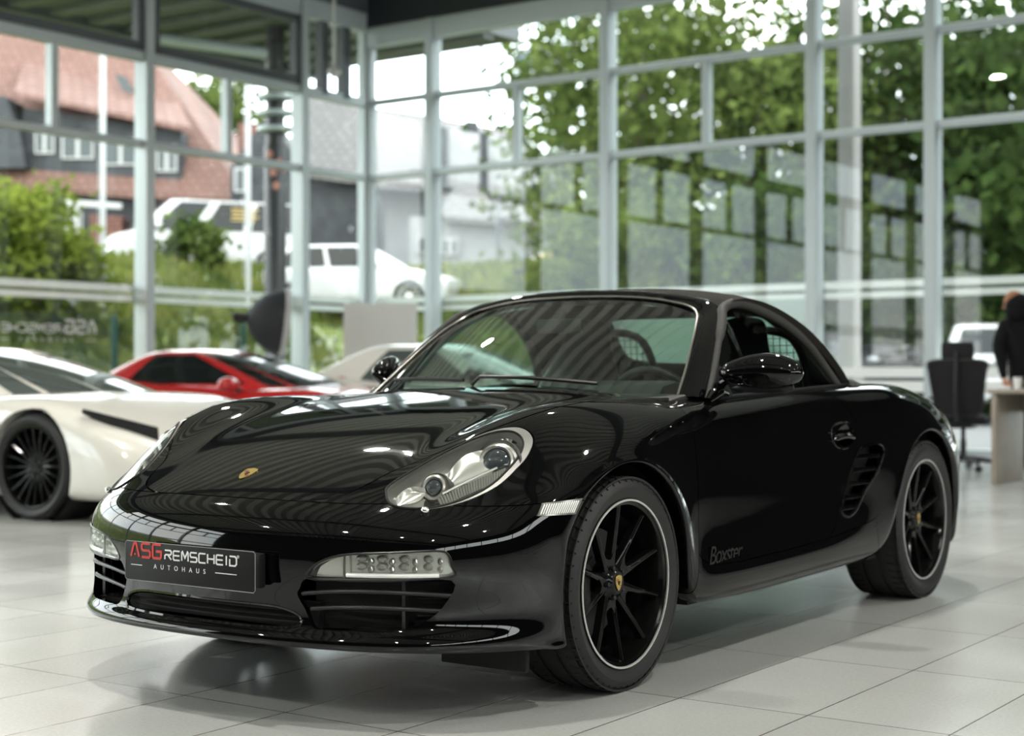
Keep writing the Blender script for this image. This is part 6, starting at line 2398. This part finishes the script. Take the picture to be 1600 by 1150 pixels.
# head, bent forward; the hood hangs behind, hair shows above it
hc = gz(1586, 1.595, -.02) - Vector((foot.x, foot.y, 0))
MB().ball(tuple(hc), .1, 20, 14, (.80, .98, 1.12)).build('head', M_SKIN, person)
hb_ = MB().ball(tuple(hc + Vector((-.012, -.010, .022))), .108, 20, 14, (.84, .98, 1.0))
hb_.build('hair', M_HAIR, person)
MB().ball(tuple(hc + Vector((.022, -.050, -.030))), .138, 20, 14, (.93, .90, .96)).build('hood', M_BLACKCLOTH, person)
ns = MB().tube([tuple(hc + Vector((-.065, .05, -.01))), tuple(hc + Vector((-.088, .07, -.035)))], [.012, .014], 8)
ns.build('nose', M_SKIN, person)
MB().ball(tuple(hc + Vector((-.082, -.005, -.01))), .03, 10, 8, (.4, .7, 1.1)).build('ear', M_SKIN, person)

# --- studio softbox on its stand and the plain grey board, behind the red car
M_SOFTBLK = pbr('black_softbox_cloth', (0.022, 0.024, 0.028), .75)
M_BOARD = pbr('pale_grey_board', (0.62, 0.61, 0.59), .7)
sp0 = at(446, 504, 18.6)
sb_root = empty('studio_softbox', (sp0.x, sp0.y, 0), 0, 'black round studio softbox on a stand between the red car and the glass', 'studio light')
zc = sp0.z
Mx = Matrix.Translation((0, 0, zc)) @ Matrix.Rotation(math.radians(14), 4, 'Z') @ Matrix.Rotation(math.radians(6), 4, 'Y')
MB().lathe([(0, -.46), (.06, -.455), (.20, -.39), (.31, -.27), (.375, -.12), (.39, 0), (.38, 0), (.0, -.40)], 40, 'X', M=Mx).build('softbox_shell', M_SOFTBLK, sb_root)
MB().lathe([(0, .02), (.385, .02), (.395, .0), (.395, -.05), (.385, -.05)], 40, 'X', M=Mx, caps=False).build('softbox_diffuser', M_WINFRAME, sb_root)
MB().lathe([(0, -.62), (.055, -.62), (.06, -.46), (0, -.46)], 20, 'X', M=Mx).build('flash_head', M_CHAIRBLK, sb_root)
MB().tube([tuple(Mx @ Vector((-.55, 0, -.02))), tuple(Mx @ Vector((-.56, 0, -.12)) * 1.0), (-.56, .06, .4), (-.56, .06, .2)], .016, 8).build('stand_pole', M_CHAIRBLK, sb_root)
for k in range(3):
    a = 2.1 * k
    MB().tube([(-.56, .06, .50), (-.56 + .42 * math.cos(a), .06 + .42 * math.sin(a), .012)], .011, 6).build('stand_leg', M_CHAIRBLK, sb_root)
bp0 = at(594, 580.7, 19.0)
gb_ = empty('display_board', (bp0.x, bp0.y, 0), math.radians(-6), 'plain pale grey board standing behind the cars, left of the black roadster\'s roof', 'board')
MB().box((0, 0, 1.30), (.90, .03, .98)).build('board_panel', M_BOARD, gb_, bevel=.004)
for s in (1, -1):
    MB().box((s * .38, .0, .415), (.03, .03, .83)).build('board_post', M_ALU, gb_)
    MB().box((s * .38, 0, .012), (.05, .5, .024)).build('board_foot', M_ALU, gb_, bevel=.004)
# --- white rod with sensor head hanging from the ceiling near the corner
hp0 = at(522, 580.7, 19.4)
hs = empty('hanging_sensor', (hp0.x, hp0.y, 4.60), 0, 'white rod with a small cup-shaped head hanging from the ceiling near the corner', 'sensor')
M_ROD = pbr('off_white_plastic', (0.55, 0.56, 0.55), .5)
MB().lathe([(0, .12), (.021, .12), (.021, 1.60), (.06, 1.62), (.06, 1.74), (0, 1.74)], 16).build('rod', M_ROD, hs)
MB().lathe([(0, 0), (.04, 0), (.05, .03), (.085, .05), (.085, .085), (.035, .12), (0, .12)], 20).build('sensor_head', M_ROD, hs)
M_DECALWHITE = leafy('white_film_lettering', (.62, .63, .62), (.66, .66, .66), .5)
# --- dealer lettering stuck to the left glass, read from outside
dz = W(-4.66, -.004, 1.36)
XA = Vector((-LD[0], -LD[1], 0))
DM = Matrix.Translation(dz) @ Matrix((XA, (0, 0, 1), XA.cross(Vector((0, 0, 1))))).transposed().to_4x4()
win2 = [o for o in COL.objects if o.name == 'window_3'][0]
dealer_sign(win2, DM, 1.55, M_DECALWHITE, M_DECALWHITE, False)
